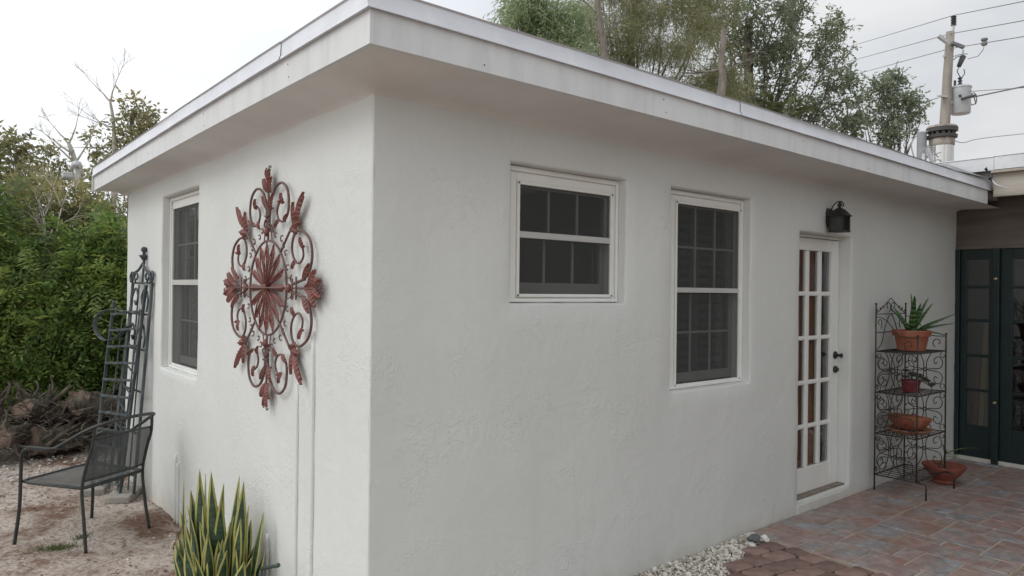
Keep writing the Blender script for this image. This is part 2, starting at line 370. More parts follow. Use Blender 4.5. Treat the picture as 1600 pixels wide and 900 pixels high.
    m2.box(L_-.16, L_-.002, .3, W_-.17, -.3, HW)
    m2.build('rear_wall', STUCCO, house)
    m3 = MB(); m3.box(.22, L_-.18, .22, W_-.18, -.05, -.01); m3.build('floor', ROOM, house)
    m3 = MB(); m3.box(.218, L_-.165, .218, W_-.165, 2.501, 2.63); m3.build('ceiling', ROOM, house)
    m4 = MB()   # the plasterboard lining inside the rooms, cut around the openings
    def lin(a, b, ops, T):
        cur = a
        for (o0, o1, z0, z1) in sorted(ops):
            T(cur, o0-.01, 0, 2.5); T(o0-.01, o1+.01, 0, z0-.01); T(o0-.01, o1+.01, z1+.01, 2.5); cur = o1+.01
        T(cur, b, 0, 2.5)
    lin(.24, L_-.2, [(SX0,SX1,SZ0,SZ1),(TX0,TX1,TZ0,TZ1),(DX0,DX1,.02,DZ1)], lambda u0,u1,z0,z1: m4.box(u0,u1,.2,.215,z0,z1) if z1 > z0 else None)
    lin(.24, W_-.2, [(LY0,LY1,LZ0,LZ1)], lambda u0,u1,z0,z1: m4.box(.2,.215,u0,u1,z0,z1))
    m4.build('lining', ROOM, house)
stucco_walls()
# roof edge
FX, FY, FZ = -.246, -.416, 2.622          # lower outer corner of the fascia
RX1, RY1 = 6.415, 4.93                     # where the two fascias end
def sag(t): return -.05*max(0, t)**1.5
def roof():
    # soffit, with the coved joint to the wall
    mb = MB()
    prof = [(0.004, 2.550), (-.006, 2.568), (-.03, 2.582), (-.09, 2.592)]
    nx = 40
    def zf(x): return FZ - .048*(max(0, x)/RX1)**1.5
    def zl(y): return FZ - .034*(max(0, y)/RY1)**1.5
    def rowx(x, k):      # k: 0..3 cove, 4 outer ; front side, x along
        if k < 4: d, z = prof[k]; return (x, d, z + (zf(x)-FZ)*abs(d)/.4)
        return (x, FY+.018, zf(x)+.001)
    def rowy(y, k):
        if k < 4: d, z = prof[k]; return (d, y, z)
        return (FX+.018, y, zl(y)+.001)
    for k in range(4):
        d0 = prof[k][0]; d1 = prof[k+1][0] if k < 3 else None
        for i in range(nx):
            xa, xb = L_*i/nx, L_*(i+1)/nx
            def PX(x, kk, first):
                if first:   # mitre at the corner
                    xx = prof[kk][0] if kk < 4 else FX+.018
                    return (xx,) + rowx(0, kk)[1:]
                return rowx(min(x, L_) , kk)
            mb.quad(PX(xa,k,i==0), PX(xb,k,False), PX(xb,k+1,False), PX(xa,k+1,i==0))
            ya, yb = RY1*i/nx, RY1*(i+1)/nx
            def PY(y, kk, first):
                if first:
                    yy = prof[kk][0] if kk < 4 else FY+.018
                    xx = prof[kk][0] if kk < 4 else FX+.018
                    return (xx, yy, rowy(0, kk)[2])
                return rowy(y, kk)
            mb.quad(PY(ya,k,i==0), PY(ya,k+1,i==0), PY(yb,k+1,False), PY(yb,k,False))
    o = mb.build('soffit', SOFFIT, house); smooth_by_angle(o, 50)
    # fascia boards
    FH = .137
    def board(pts, nrm, z0s, h, th, name, m):
        b = MB(); n = len(pts); nrm = Vector(nrm)
        for i in range(n-1):
            p, q = Vector(pts[i]), Vector(pts[i+1]); a, c = z0s[i], z0s[i+1]
            P = lambda v, z, t: (v.x-nrm.x*t, v.y-nrm.y*t, z)
            b.quad(P(p,a,0), P(q,c,0), P(q,c+h,0), P(p,a+h,0))
            b.quad(P(q,c,th), P(p,a,th), P(p,a+h,th), P(q,c+h,th))
            b.quad(P(p,a,th), P(q,c,th), P(q,c,0), P(p,a,0))
            b.quad(P(p,a+h,0), P(q,c+h,0), P(q,c+h,th), P(p,a+h,th))
            if i == 0: b.quad(P(p,a,th), P(p,a,0), P(p,a+h,0), P(p,a+h,th))
            if i == n-2: b.quad(P(q,c,0), P(q,c,th), P(q,c+h,th), P(q,c+h,0))
        return b.build(name, m, house, auto=30)
    xs = [FX + (RX1-FX)*i/30 for i in range(31)]; ys = [FY + (RY1-FY)*i/24 for i in range(25)]
    for a_, b_, t_ in ((0, 14, 0), (14, 31, .0025)):      # boards butt with a hairline joint, one a touch proud
        X_ = [max(x, FX+.0205) for x in xs[a_:b_+1]]
        if a_: X_[0] += .003
        board([(x, FY+t_) for x in X_], (0,-1), [zf(x) for x in X_], FH, .02, 'fascia', FASCIA)
    for a_, b_, t_ in ((0, 10, 0), (10, 25, .002)):
        Y_ = ys[a_:b_+1]
        if a_: Y_[0] += .003
        board([(FX+t_, y) for y in Y_][::-1], (-1,0), [zl(y) for y in Y_][::-1], FH, .02, 'fascia', FASCIA)
    # folded metal drip edge, one length after another, each lapped over the next
    def drip(a, b, axis, idx):
        d = MB(); o_ = .012 + .003*(idx % 2); n = 8
        for i in range(n):
            s, t = a+(b-a)*i/n, a+(b-a)*(i+1)/n
            wv = lambda w: .003*mnoise.noise(Vector((w*2.3, axis*5.0, .5)))
            def pr(w):
                z = (zf(w) if axis == 0 else zl(w)) + FH
                out = o_ + wv(w)
                q = [(-.012, z-.002), (out+.007, z-.006), (out+.005, z+.006), (out, z+.012), (out-.003, z+.070+wv(w)), (out+.004, z+.078), (-.03, z+.090)]
                return [((w, FY-k, zz) if axis == 0 else (FX-k, w, zz)) for k, zz in q]
            A, B = pr(s), pr(t)
            for k in range(len(A)-1): d.quad(A[k], B[k], B[k+1], A[k+1])
        return d.build('drip_edge', DRIP, house, auto=40)
    for i, (a, b) in enumerate(((FX-.018, 2.2), (2.197, 4.9), (4.897, RX1+.02))): drip(a, b, 0, i)
    for i, (a, b) in enumerate(((FY-.016, .42), (.417, 2.6), (2.597, RY1+.02))): drip(a, b, 1, i)
    # nail heads on the boards
    for i, (x, dz) in enumerate(((.3,.03),(1.5,.10),(1.52,.035),(2.95,.09),(3.9,.03),(4.4,.105),(5.3,.04),(5.32,.10))):
        d = MB(); d.lathe([(0,.002),(.003,.0015),(.004,.0)], 8); d.v = [(x+p[0], FY-p[2], zf(x)+dz+p[1]) for p in d.v]; d.build('nail', BLACK, house)
    for i, (y, dz) in enumerate(((.35,.04),(.36,.10),(1.6,.03),(1.61,.10),(2.9,.05),(4.1,.09))):
        d = MB(); d.lathe([(0,.002),(.003,.0015),(.004,.0)], 8); d.v = [(FX-p[2], y+p[0], zl(y)+dz+p[1]) for p in d.v]; d.build('nail', BLACK, house)
    t = MB(); n = 20
    for i in range(n):      # gravelled membrane
        for j in range(n):
            q = lambda i, j: (FX+.02+(L_+.0-FX)*i/n, FY+.02+(RY1-FY-.03)*j/n, 2.845 + .02*mnoise.noise(Vector((i*.9, j*.9, 0))) - .04*(i/n)**1.5)
            t.quad(q(i,j), q(i+1,j), q(i+1,j+1), q(i,j+1))
    t.box(FX+.03, L_-.05, FY+.03, RY1-.02, 2.64, 2.76)
    t.build('roof', ROOFM, house)
    # end cap of the far gutter corner
    e = MB(); e.box(FX-.012, FX+.05, RY1+.021, RY1+.045, zl(RY1)-.01, zl(RY1)+.13); e.build('end_cap', FASCIA, house)
roof()

# painted-over conduit on the gable wall
def conduit(y, z0, z1, r, name='conduit'):
    mb = MB(); mb.tube([(-.005, y + .002*math.sin(z*5), z) for z in np.linspace(z0, z1, 14)], r, 8)
    mb.build(name, STUCCO, house, smooth=True)
conduit(.765, -.1, 1.19, .011); conduit(.575, -.1, 1.475, .013); conduit(2.985, -.1, .42, .016); conduit(2.93, -.1, .36, .012); conduit(1.15, -.1, .30, .012)

# ------------------------------------------------------------------ windows
def window(T, a0, a1, z0, z1, scr, rail, cols, lowmid, label, screen, shutters, upcols=None):
    """T(u, z, d) places a point: u along the wall, d inwards. scr: screen frame rectangle"""
    w = bpy.data.objects.new('window', None); COL.objects.link(w); w.parent = house; w['label'] = label
    M = lambda b: [tuple(T(*p)) for p in b]
    def bx(mb, u0, u1, zz0, zz1, d0, d1):
        t = MB(); t.box(u0, u1, d0, d1, zz0, zz1)
        n = len(mb.v); mb.v += [tuple(T(p[0], p[2], p[1])) for p in t.v]; mb.f += [tuple(n+i for i in f) for f in t.f]; mb.m += t.m
    def fin(mb, name, m, bev=.003):
        o = mb.build(name, m, w)
        bm = bmesh.new(); bm.from_mesh(o.data); bmesh.ops.recalc_face_normals(bm, faces=bm.faces); bm.to_mesh(o.data); bm.free()
        if bev:
            b = o.modifiers.new('bevel', 'BEVEL'); b.width = bev; b.segments = 2
        return o
    s0, s1, sz0, sz1 = scr
    f = MB()     # outer frame filling the recess, stepped
    for (u0, u1, q0, q1) in ((a0+.002, s0, z0+.002, z1-.002), (s1, a1-.002, z0+.002, z1-.002), (s0, s1, z0+.002, sz0), (s0, s1, sz1, z1-.002)):
        bx(f, u0, u1, q0, q1, .074, .15)
    fin(f, 'frame', VINYL)
    f = MB()     # moulding round the frame, against the plaster
    e = .022
    for (u0, u1, q0, q1) in ((a0+.003, a0+e, z0+.003, z1-.003), (a1-e, a1-.003, z0+.003, z1-.003), (a0+e, a1-e, z1-e*1.4, z1-.003), (a0+e, a1-e, z0+.003, z0+e)):
        bx(f, u0, u1, q0, q1, .058, .0735)
    fin(f, 'moulding', VINYL, .005)
    f = MB(); g = .020
    for (u0, u1, q0, q1) in ((s0, s0+g, sz0, sz1), (s1-g, s1, sz0, sz1), (s0+g, s1-g, sz0, sz0+g), (s0+g, s1-g, sz1-g, sz1)):
        bx(f, u0+.001, u1-.001, q0+.001, q1-.001, .064, .084)
    fin(f, 'screen_frame', VINYL, .003)
    c = MB()     # dark screw clips in the corners of the screen frame
    for u in (s0+.004, s1-.012):
        for z in (sz0+.006, sz1-.016): bx(c, u, u+.008, z, z+.010, .061, .0645)
    fin(c, 'clip', BLACK, 0)
    g0, g1, h0, h1 = s0+g, s1-g, sz0+g, sz1-g
    r0, r1 = rail
    st = .028
    def sash(name, b0, b1, c0, c1, d, ncol, rows, botrail, toprail, mw_):
        f = MB()
        bx(f, b0, b0+st, c0, c1, d, d+.03); bx(f, b1-st, b1, c0, c1, d, d+.03)
        bx(f, b0+st, b1-st, c0, c0+botrail, d, d+.03); bx(f, b0+st, b1-st, c1-toprail, c1, d, d+.03)
        so = fin(f, name, SASH)
        i0, i1, k0, k1 = b0+st, b1-st, c0+botrail, c1-toprail
        us = [i0+(i1-i0)*i/ncol for i in range(ncol+1)]; zs = [k0+(k1-k0)*i/rows for i in range(rows+1)]
        for u in us[1:-1]:
            f = MB(); bx(f, u-mw_/2, u+mw_/2, k0, k1, d+.006, d+.022); fin(f, 'muntin', SASH, .003)
        for z in zs[1:-1]:
            for i in range(ncol):
                f = MB(); bx(f, us[i]+(mw_/2 if i else 0), us[i+1]-(mw_/2 if i < ncol-1 else 0), z-mw_/2, z+mw_/2, d+.007, d+.021); fin(f, 'muntin', SASH, .003)
        for i in range(ncol):
            for j in range(rows):
                f = MB(); bx(f, us[i]+(mw_/2 if i else 0), us[i+1]-(mw_/2 if i < ncol-1 else 0), zs[j]+(mw_/2 if j else 0), zs[j+1]-(mw_/2 if j < rows-1 else 0), d+.012, d+.016)
                fin(f, 'pane', GLASS, 0)
    # fixed upper sash outside, sliding lower sash behind it
    sash('upper_sash', g0-.01, g1+.012, r0, h1+.02, .096, cols[0], cols[1], r1-r0, .03, .015)
    sash('lower_sash', g0-.01, g1+.012, h0-.002, r1-.006, .130, cols[0], cols[1], .062, r1-r0-.008, .015)
    if screen:
        f = MB(); P = [T(g0-.005, h0-.005, .075), T(g1+.005, h0-.005, .075), T(g1+.005, h1+.005, .075), T(g0-.005, h1+.005, .075)]
        f.quad(*P); f.build('insect_screen', SCREEN, w)
        f = MB(); bx(f, g0+.001, g1-.001, r0+.002, r1-.002, .0655, .0745); fin(f, 'meeting_rail', SASH2, .002)
    if shutters:
        # plantation shutters inside the room
        pw = (g1-g0+.06)/2
        for k in range(2):
            p0 = g0-.03+pw*k
            f = MB(); zt = (h0-.03, h1+.03)
            bx(f, p0, p0+.05, *zt, .19, .215); bx(f, p0+pw-.05, p0+pw-.002, *zt, .19, .215); bx(f, p0+pw/2-.008, p0+pw/2+.008, *zt, .182, .190)
            fin(f, 'shutter_stile', SHUT, .003)
            lm = None; zz = zt[0]+.03
            while zz < zt[1]-.02:
                f = MB(); t = MB(); M_ = Matrix.Translation((0, 0, 0)) @ Matrix.Rotation(R_(38), 4, 'X')
                t.box(p0+.052, p0+pw-.052, -.028, .028, -.004, .004, M_)
                n = len(f.v); f.v += [tuple(T(p[0], p[2]+zz, p[1]+.205)) for p in t.v]; f.f += t.f; f.m += t.m
                fin(f, 'louver', SHUT, 0); zz += .062
    return w
TF = lambda u, z, d: Vector((u, d, z)); TL = lambda u, z, d: Vector((d, u, z))
window(TF, SX0, SX1, SZ0, SZ1, (.897, 1.640, 1.655, 2.276), (1.972, 2.010), (3,1), 0, 'small square sash window with three panes over three', True, False)
window(TF, TX0, TX1, TZ0, TZ1, (2.240, 2.983, 1.073, 2.288), (1.688, 1.724), (3,2), 0, 'tall sash window beside the door, shutters behind its screen', True, True)
window(TL, LY0, LY1, LZ0, LZ1, (2.70, 3.50-.045, 1.052, 2.335), (1.700, 1.745), (3,2), 0, 'tall sash window on the gable wall', True, True)

# ------------------------------------------------------------------ glazed door in its recess
door = bpy.data.objects.new('door', None); COL.objects.link(door); door.parent = house; door['label'] = 'white fifteen-pane glazed door with black lever handle'
def door_build():
    X0, X1, Z0, Z1, Y = DX0+.012, 4.506, .095, 2.140, .10
    cols = [(3.823,3.974),(4.025,4.176),(4.226,4.377)]; rows = [(.290,.603),(.637,.957),(.991,1.315),(1.349,1.673),(1.709,2.041)]
    us = [X0] + [c for ab in cols for c in ab] + [X1]; zs = [Z0] + [c for ab in rows for c in ab] + [Z1]
    f = MB()
    f.box(X0, cols[0][0], Y, Y+.044, Z0, Z1); f.box(cols[-1][1], X1, Y, Y+.044, Z0, Z1)
    f.box(cols[0][0], cols[-1][1], Y, Y+.044, Z0, rows[0][0]); f.box(cols[0][0], cols[-1][1], Y, Y+.044, rows[-1][1], Z1)
    f.build('leaf', DOORW, door, bevel=.004)
    for a, b in zip(cols, cols[1:]):
        f = MB(); f.box(a[1], b[0], Y+.003, Y+.041, rows[0][0], rows[-1][1]); f.build('muntin', DOORW, door, bevel=.009)
    for a, b in zip(rows, rows[1:]):
        for c in cols:
            f = MB(); f.box(c[0]-.004, c[1]+.004, Y+.004, Y+.040, a[1], b[0]); f.build('muntin', DOORW, door, bevel=.009)
    for c in cols:
        for r in rows:
            f = MB(); f.box(c[0]-.003, c[1]+.003, Y+.020, Y+.024, r[0]-.003, r[1]+.003); f.build('pane', GLASS, door)
    # stop and jamb
    f = MB(); f.box(DX0+.001, DX0+.011, .098, .19, DZ0+.01, DZ1-.002); f.box(4.5065, DX1-.0005, .108, .19, DZ0+.01, DZ1-.002); f.box(DX0+.012, 4.506, .104, .19, 2.146, DZ1-.002)
    f.build('jamb', DOORW, door, bevel=.002)
    f = MB(); f.box(DX0+.002, DX1-.002, .035, .17, DZ0+.001, DZ0+.012); f.build('threshold', mat('threshold_tile', (.16,.125,.10), .6, (.24,.20,.17), 14, .3, 60), door, bevel=.002)
    # brown slatted blind hanging inside, drawn to the hinge side
    k = 0; x = 3.76
    while x < 4.23:
        f = MB(); M_ = Matrix.Translation((x, .152+.003*(k % 2), 0)) @ Matrix.Rotation(R_(3), 4, 'Z'); k += 1; f.box(-.035, .035, -.0015, .0015, .14, 2.1, M_); f.build('blind_slat', BLIND, door); x += .062
    # lever, rose and deadbolt
    h = MB(); c = Vector((4.448, Y, 1.175))
    def yl(c, prof, n=20):
        t = MB(); t.lathe(prof, n)
        return [(c.x+p[0], c.y-p[2], c.z+p[1]) for p in t.v], t.f
    for prof, cc in (([(0,0),(.032,0),(.034,.004),(.030,.012),(.014,.016),(.012,.05),(.016,.055),(0,.058)], c),):
        v, fcs = yl(cc, prof); n = len(h.v); h.v += v; h.f += [tuple(n+i for i in f_) for f_ in fcs]; h.m += [0]*len(fcs)
    h.tube([c+Vector((0,-.05,0)), c+Vector((0,-.058,0)), c+Vector((0,-.066,0))], [.010,.022,.012], 12); h.tube([c+Vector((.012,-.040,0)), c+Vector((-.036,-.040,0))], .008, 8)
    h.build('handle', BLACK, door, auto=40)
    h = MB(); c = Vector((4.448, Y, 1.055)); v, fcs = yl(c, [(0,0),(.030,0),(.031,.010),(.024,.020),(.017,.024),(.016,.030),(0,.031)]); h.v += v; h.f += fcs; h.m += [0]*len(fcs)
    h.build('deadbolt', BLACK, door, auto=40)
    f = MB(); f.box(DX0+.001, DX1-.001, .012, .034, -.02, DZ0+.002); f.box(DX0-.004, DX1+.004, -.004, .0115, -.06, DZ0-.022)
    f.build('kerb', STUCCO, door, bevel=.006)
door_build()
# ------------------------------------------------------------------ older wing with green doors
GREEN = mat('green_paint', (.005,.017,.0165), .4, (.008,.024,.022), 6, .15, 50)
HEAD = mat('header_board', (.098,.080,.066), .75, (.15,.125,.105), 5, .25, 40, stretch=(1,.3,2))
WOODG = mat('weathered_fascia', (.30,.265,.22), .8, (.42,.39,.345), 5, .4, 35, stretch=(1,.4,3))
FLASH = mat('wing_flashing', (.50,.51,.53), .45, (.62,.63,.64), 3, .1, 15, metal=.2)
wing = thing('annex_house', 'older wing with dark green French doors under a weathered brown eave', 'house', (0,0,0))
def build_wing():
    X = L_
    m = MB(); m.box(X, X+.14, -.004, -4, 2.175, 2.70); m.build('header', HEAD, wing)
    m = MB(); m.box(X-.022, X, -.010, -4, 2.165, 2.20); m.build('header_trim', HEAD, wing, bevel=.004)
    m = MB(); m.box(X, X+.14, -1.47, -4, -.2, 2.173); m.build('wall', HEAD, wing)
    m = MB(); m.box(X-.01, X+.16, -.004, -1.47, -.15, .035); m.build('door_sill', mat('sill_paint', (.52,.50,.46), .7, (.62,.60,.57), 9, .3, 40), wing, bevel=.004)
    # ragged caulk line where the stucco meets the green frame
    m = MB(); pts = [(X-.012-.004*random.random(), -.006-.010*random.random(), z) for z in np.arange(.0, 2.2, .05)]; m.tube(pts, [.006+.008*random.random() for _ in pts], 6); m.build('caulk', mat('caulk', (.60,.59,.55), .8), wing, smooth=True)
    def leaf(name, y0, y1, x, st, zt=2.165, rows=((.36,.705),(.735,1.06),(1.09,1.42),(1.45,1.765),(1.795,2.06)), label=None):
        d = bpy.data.objects.new(name, None); COL.objects.link(d); d.parent = wing
        if label: d['label'] = label
        a, b = y0-st, y1+st*.75
        m = MB(); m.box(x, x+.045, y0, a, .036, zt); m.box(x, x+.045, b, y1, .036, zt); m.box(x, x+.045, a, b, .036, rows[0][0]); m.box(x, x+.045, a, b, rows[-1][1], zt)
        m.build('stile', GREEN, d, bevel=.004)
        for p, q in zip(rows, rows[1:]):
            m = MB(); m.box(x+.004, x+.04, a+.003, b-.003, p[1], q[0]); m.build('muntin', GREEN, d, bevel=.006)
        for r in rows:
            m = MB(); m.box(x+.02, x+.024, a+.003, b-.003, r[0]-.003, r[1]+.003); m.build('pane', GLASS, d)
        return d
    m = MB(); m.box(X-.03, X+.06, -.006, -.045, .036, 2.165); m.build('door_frame', GREEN, wing, bevel=.004)
    leaf('side_light', -.046, -.345, X+.002, .055)
    m = MB(); m.box(X-.045, X+.05, -.346, -.405, .0, 2.165); m.build('mullion', GREEN, wing, bevel=.005)
    leaf('french_door', -.406, -1.02, X+.006, .10)
    leaf('french_door', -1.021, -1.40, X+.006, .08)
    m = MB(); m.box(X-.03, X+.06, -1.401, -1.469, .036, 2.165); m.build('door_frame', GREEN, wing, bevel=.004)
    # brass latches on the mullion
    for z in (.62, 1.86):
        m = MB(); m.lathe([(0,0),(.013,0),(.013,.006),(.006,.009),(.006,.03),(.010,.034),(0,.036)], 12); m.v = [(X-.045-p[2], -.378+p[0], z+p[1]) for p in m.v]
        m.build('latch', mat('brass', (.42,.34,.20), .4, metal=.8), wing, auto=40)
    # shell of the room behind and the flat roof
    m = MB(); m.box(X+.15, 11.5, -4, 4.6, -.06, .0); m.build('floor', ROOM, wing)
    m = MB(); m.box(11.4, 11.5, -4, 4.6, 0, 2.7); m.box(X+.15, 11.4, -4, -3.9, 0, 2.7); m.box(X+.01, 11.4, 4.5, 4.6, 0, 2.7); m.box(X+.002, X+.10, .0, 4.49, 0, 2.7); m.build('side_wall', ROOM, wing)
    m = MB(); m.box(6.48, X+.1, -4, -.46, 2.66, 2.70); m.build('soffit', HEAD, wing)
    m = MB(); m.box(6.445, 6.478, -4, -.45, 2.70, 2.955); m.build('fascia', WOODG, wing, bevel=.003)
    m = MB(); m.box(6.425, 6.4795, -4, -.455, 2.640, 2.699); m.build('beam', WOODG, wing, bevel=.004)
    m = MB(); m.box(6.40, 6.4445, -4, -.44, 2.868, 2.892); m.build('fascia_strip', WOODG, wing, bevel=.003)
    for a, b, e in ((-.462, 4.6, 0), (-4, -.465, .004)):
        m = MB(); m.box(6.418-e, 6.444-e, a, b, 2.895+e, 3.02+e); m.box(6.412-e, 6.60, a, b, 3.0205+e, 3.032+e); m.build('flashing', FLASH, wing, bevel=.003)
    m = MB(); m.box(6.5, 11.7, -4, 4.7, 2.72, 3.015); m.build('roof', ROOFM, wing)
    # grey cricket that sheds water off the lower roof
    m = MB(); A, B, C_, D = (5.85,-.36,2.835), (6.43,-.40,2.83), (6.44,-.05,3.01), (6.05,.9,2.99)
    m.poly([A, B, C_, D]); m.poly([B, (6.44,-.40,2.83), (6.44,-.05,3.01), C_]); m.build('cricket', mat('cricket_felt', (.20,.20,.205), .8, (.28,.28,.285), 5, .4, 30), wing)
    m = MB(); n = 9
    for i in range(n):
        t = i/(n-1); q = lambda t, k: Vector((6.40-.05*k, -.40-.055*t, 2.905-.14*t + .03*k*math.sin(t*9)))
        if i < n-1: m.quad(q(t,0), q((i+1)/(n-1),0), q((i+1)/(n-1),1)+Vector((0,-.02,.01)), q(t,1))
    m.build('torn_felt', mat('torn_felt', (.06,.06,.065), .8), wing)
    m = MB(); m.tube(curve([(6.38,-.46,2.80),(6.30,-.52,2.74),(6.33,-.60,2.70)],5), .006, 6); m.build('loose_strip', FLASH, wing)
build_wing()
def added_porch():
    # unseen porch added right of the view to shade the doors and patio
    m = MB(); m.box(2.95, 6.40, -1.74, -9.0, 2.66, 2.78); m.build('added_porch_roof', WOODG, wing, bevel=.004)
    m = MB(); m.box(2.91, 2.948, -1.73, -9.0, 2.60, 2.80); m.build('added_porch_beam', WOODG, wing, bevel=.004)
    for y in (-2.6, -5.6, -8.8):
        m = MB(); m.box(2.98, 3.08, y-.05, y+.05, -.1, 2.658); m.build('added_porch_post', HEAD, wing, bevel=.006)
    m = MB(); m.box(L_, 11.5, -4.002, -9.0, -.2, 2.95); m.build('end_wall', HEAD, wing)
added_porch()
# boards stored upright behind the green doors
BC = [((.30,.21,.12),'pale tan plank'),((.16,.045,.03),'dark red plank'),((.22,.14,.08),'mid brown plank'),((.13,.09,.06),'dark brown plank')]
for i, (y, h, k) in enumerate(((-.125,1.02,1),(-.170,1.42,0),(-.225,1.25,2),(-.275,1.5,3))):
    m = MB(); m.box(-.012, .012, -.022, .022, 0, h); o = m.build('stored_plank', mat('plank%d' % k, BC[k][0], .6, tuple(c*1.3 for c in BC[k][0]), 8, .2, 30, stretch=(1,1,.1)), bevel=.003)
    o.location = (L_+.20, y, .001); o.rotation_euler = (R_(random.uniform(-1.5,1.5)), R_(4), 0)
    tag(o, BC[k][1] + ' stored upright behind the green side light', 'plank', 'planks behind the green door')

# ------------------------------------------------------------------ patio of stone tiles
def tile_mat():
    m = bpy.data.materials.new('patio_tile'); m.use_nodes = True; nt = m.node_tree; N = nt.nodes; L = nt.links; b = N['Principled BSDF']; b.inputs['Roughness'].default_value = .48; b.inputs['Specular IOR Level'].default_value = .45
    # every slab is cut from its own patch of a drifting rose / tan / slate mottle
    oi = N.new('ShaderNodeObjectInfo'); tc = N.new('ShaderNodeTexCoord')
    cb_ = N.new('ShaderNodeCombineXYZ'); sc_ = N.new('ShaderNodeMath'); sc_.operation = 'MULTIPLY'; sc_.inputs[1].default_value = 37.0
    L.new(oi.outputs['Random'], sc_.inputs[0]); L.new(sc_.outputs[0], cb_.inputs[0]); L.new(sc_.outputs[0], cb_.inputs[2])
    ad = N.new('ShaderNodeVectorMath'); ad.operation = 'ADD'; L.new(tc.outputs['Object'], ad.inputs[0]); L.new(cb_.outputs[0], ad.inputs[1])
    n0 = N.new('ShaderNodeTexNoise'); n0.inputs['Scale'].default_value = 3.2; n0.inputs['Detail'].default_value = 5; n0.inputs['Roughness'].default_value = .55; L.new(ad.outputs[0], n0.inputs['Vector'])
    r = N.new('ShaderNodeValToRGB'); e = r.color_ramp.elements; e[0].position = .34; e[0].color = (.34,.205,.18,1); e[1].position = .66; e[1].color = (.33,.335,.36,1)
    for p_, c_ in ((.42,(.31,.235,.20)),(.48,(.31,.225,.215)),(.54,(.34,.295,.27)),(.60,(.26,.245,.255))): k = e.new(p_); k.color = (*c_,1)
    L.new(n0.outputs[0], r.inputs[0])
    n1 = N.new('ShaderNodeTexNoise'); n1.inputs['Scale'].default_value = 11; n1.inputs['Detail'].default_value = 8; n1.inputs['Roughness'].default_value = .65; n1.inputs['Distortion'].default_value = .5; L.new(ad.outputs[0], n1.inputs['Vector'])
    r2 = N.new('ShaderNodeValToRGB'); k = r2.color_ramp.elements; k[0].position = .30; k[0].color = (.62,.57,.53,1); k[1].position = .66; k[1].color = (1.22,1.22,1.24,1); L.new(n1.outputs[0], r2.inputs[0])
    mu = N.new('ShaderNodeMixRGB'); mu.blend_type = 'MULTIPLY'; mu.inputs[0].default_value = .9; L.new(r.outputs[0], mu.inputs[1]); L.new(r2.outputs[0], mu.inputs[2]); L.new(mu.outputs[0], b.inputs['Base Color'])
    bp = N.new('ShaderNodeBump'); bp.inputs['Strength'].default_value = .5; bp.inputs['Distance'].default_value = .008; L.new(n1.outputs[0], bp.inputs['Height']); L.new(bp.outputs[0], b.inputs['Normal']); return m
def patio():
    PX0, PX1, PY0, PY1 = 3.0, L_-.012, -.006, -1.42
    m = MB(); m.box(PX0-.004, PX1, PY1, PY0, -.12, -.007)
    base = structure(m.build('patio', mat('grout', (.44,.38,.30), .9, (.54,.47,.38), 12, .3, 90)))
    TM = tile_mat(); U = .1135
    nx, ny = int((PX1-PX0)/U), int(round((PY0-PY1)/U)); occ = [[False]*ny for _ in range(nx)]
    rng = random.Random(5); shapes = [(3,2),(2,2),(4,2),(2,1),(3,2),(3,3),(2,3),(4,2)]
    sx = (PX1-PX0)/nx; sy = (PY0-PY1)/ny
    for j in range(ny):
        for i in range(nx):
            if occ[i][j]: continue
            rng.shuffle(shapes); lim = 4 if j < 4 else ny      # one joint runs through along y = -.46
            for w, h in shapes + [(1,2),(2,1),(1,1)]:
                if i+w <= nx and j+h <= lim and all(not occ[a][b] for a in range(i,i+w) for b in range(j,j+h)): break
            for a in range(i,i+w):
                for b in range(j,j+h): occ[a][b] = True
            g = rng.choice((.004,.005,.0075)); x0, x1 = PX0+i*sx+g, PX0+(i+w)*sx-g; y1, y0 = PY0-j*sy-g, PY0-(j+h)*sy+g
            if j == 4: y1 -= .004
            cx, cy = (x0+x1)/2, (y0+y1)/2; hx, hy = (x1-x0)/2, (y1-y0)/2
            t = MB(); jit = [(rng.uniform(-.002,.002), rng.uniform(-.002,.002)) for _ in range(4)]
            cor = [(-hx,-hy),(hx,-hy),(hx,hy),(-hx,hy)]
            lo = [(c[0]+k[0], c[1]+k[1], -.012) for c, k in zip(cor, jit)]; mi = [(p[0], p[1], -.0035) for p in lo]
            tp = [(p[0]*(1-.004/hx), p[1]*(1-.004/hy), rng.uniform(-.001,.0012)) for p in lo]
            for k in range(4): t.quad(lo[k], lo[(k+1)%4], mi[(k+1)%4], mi[k]); t.quad(mi[k], mi[(k+1)%4], tp[(k+1)%4], tp[k])
            t.poly(tp)
            o = t.build('tile', TM, base); o.location = (cx, cy, 0)
patio()

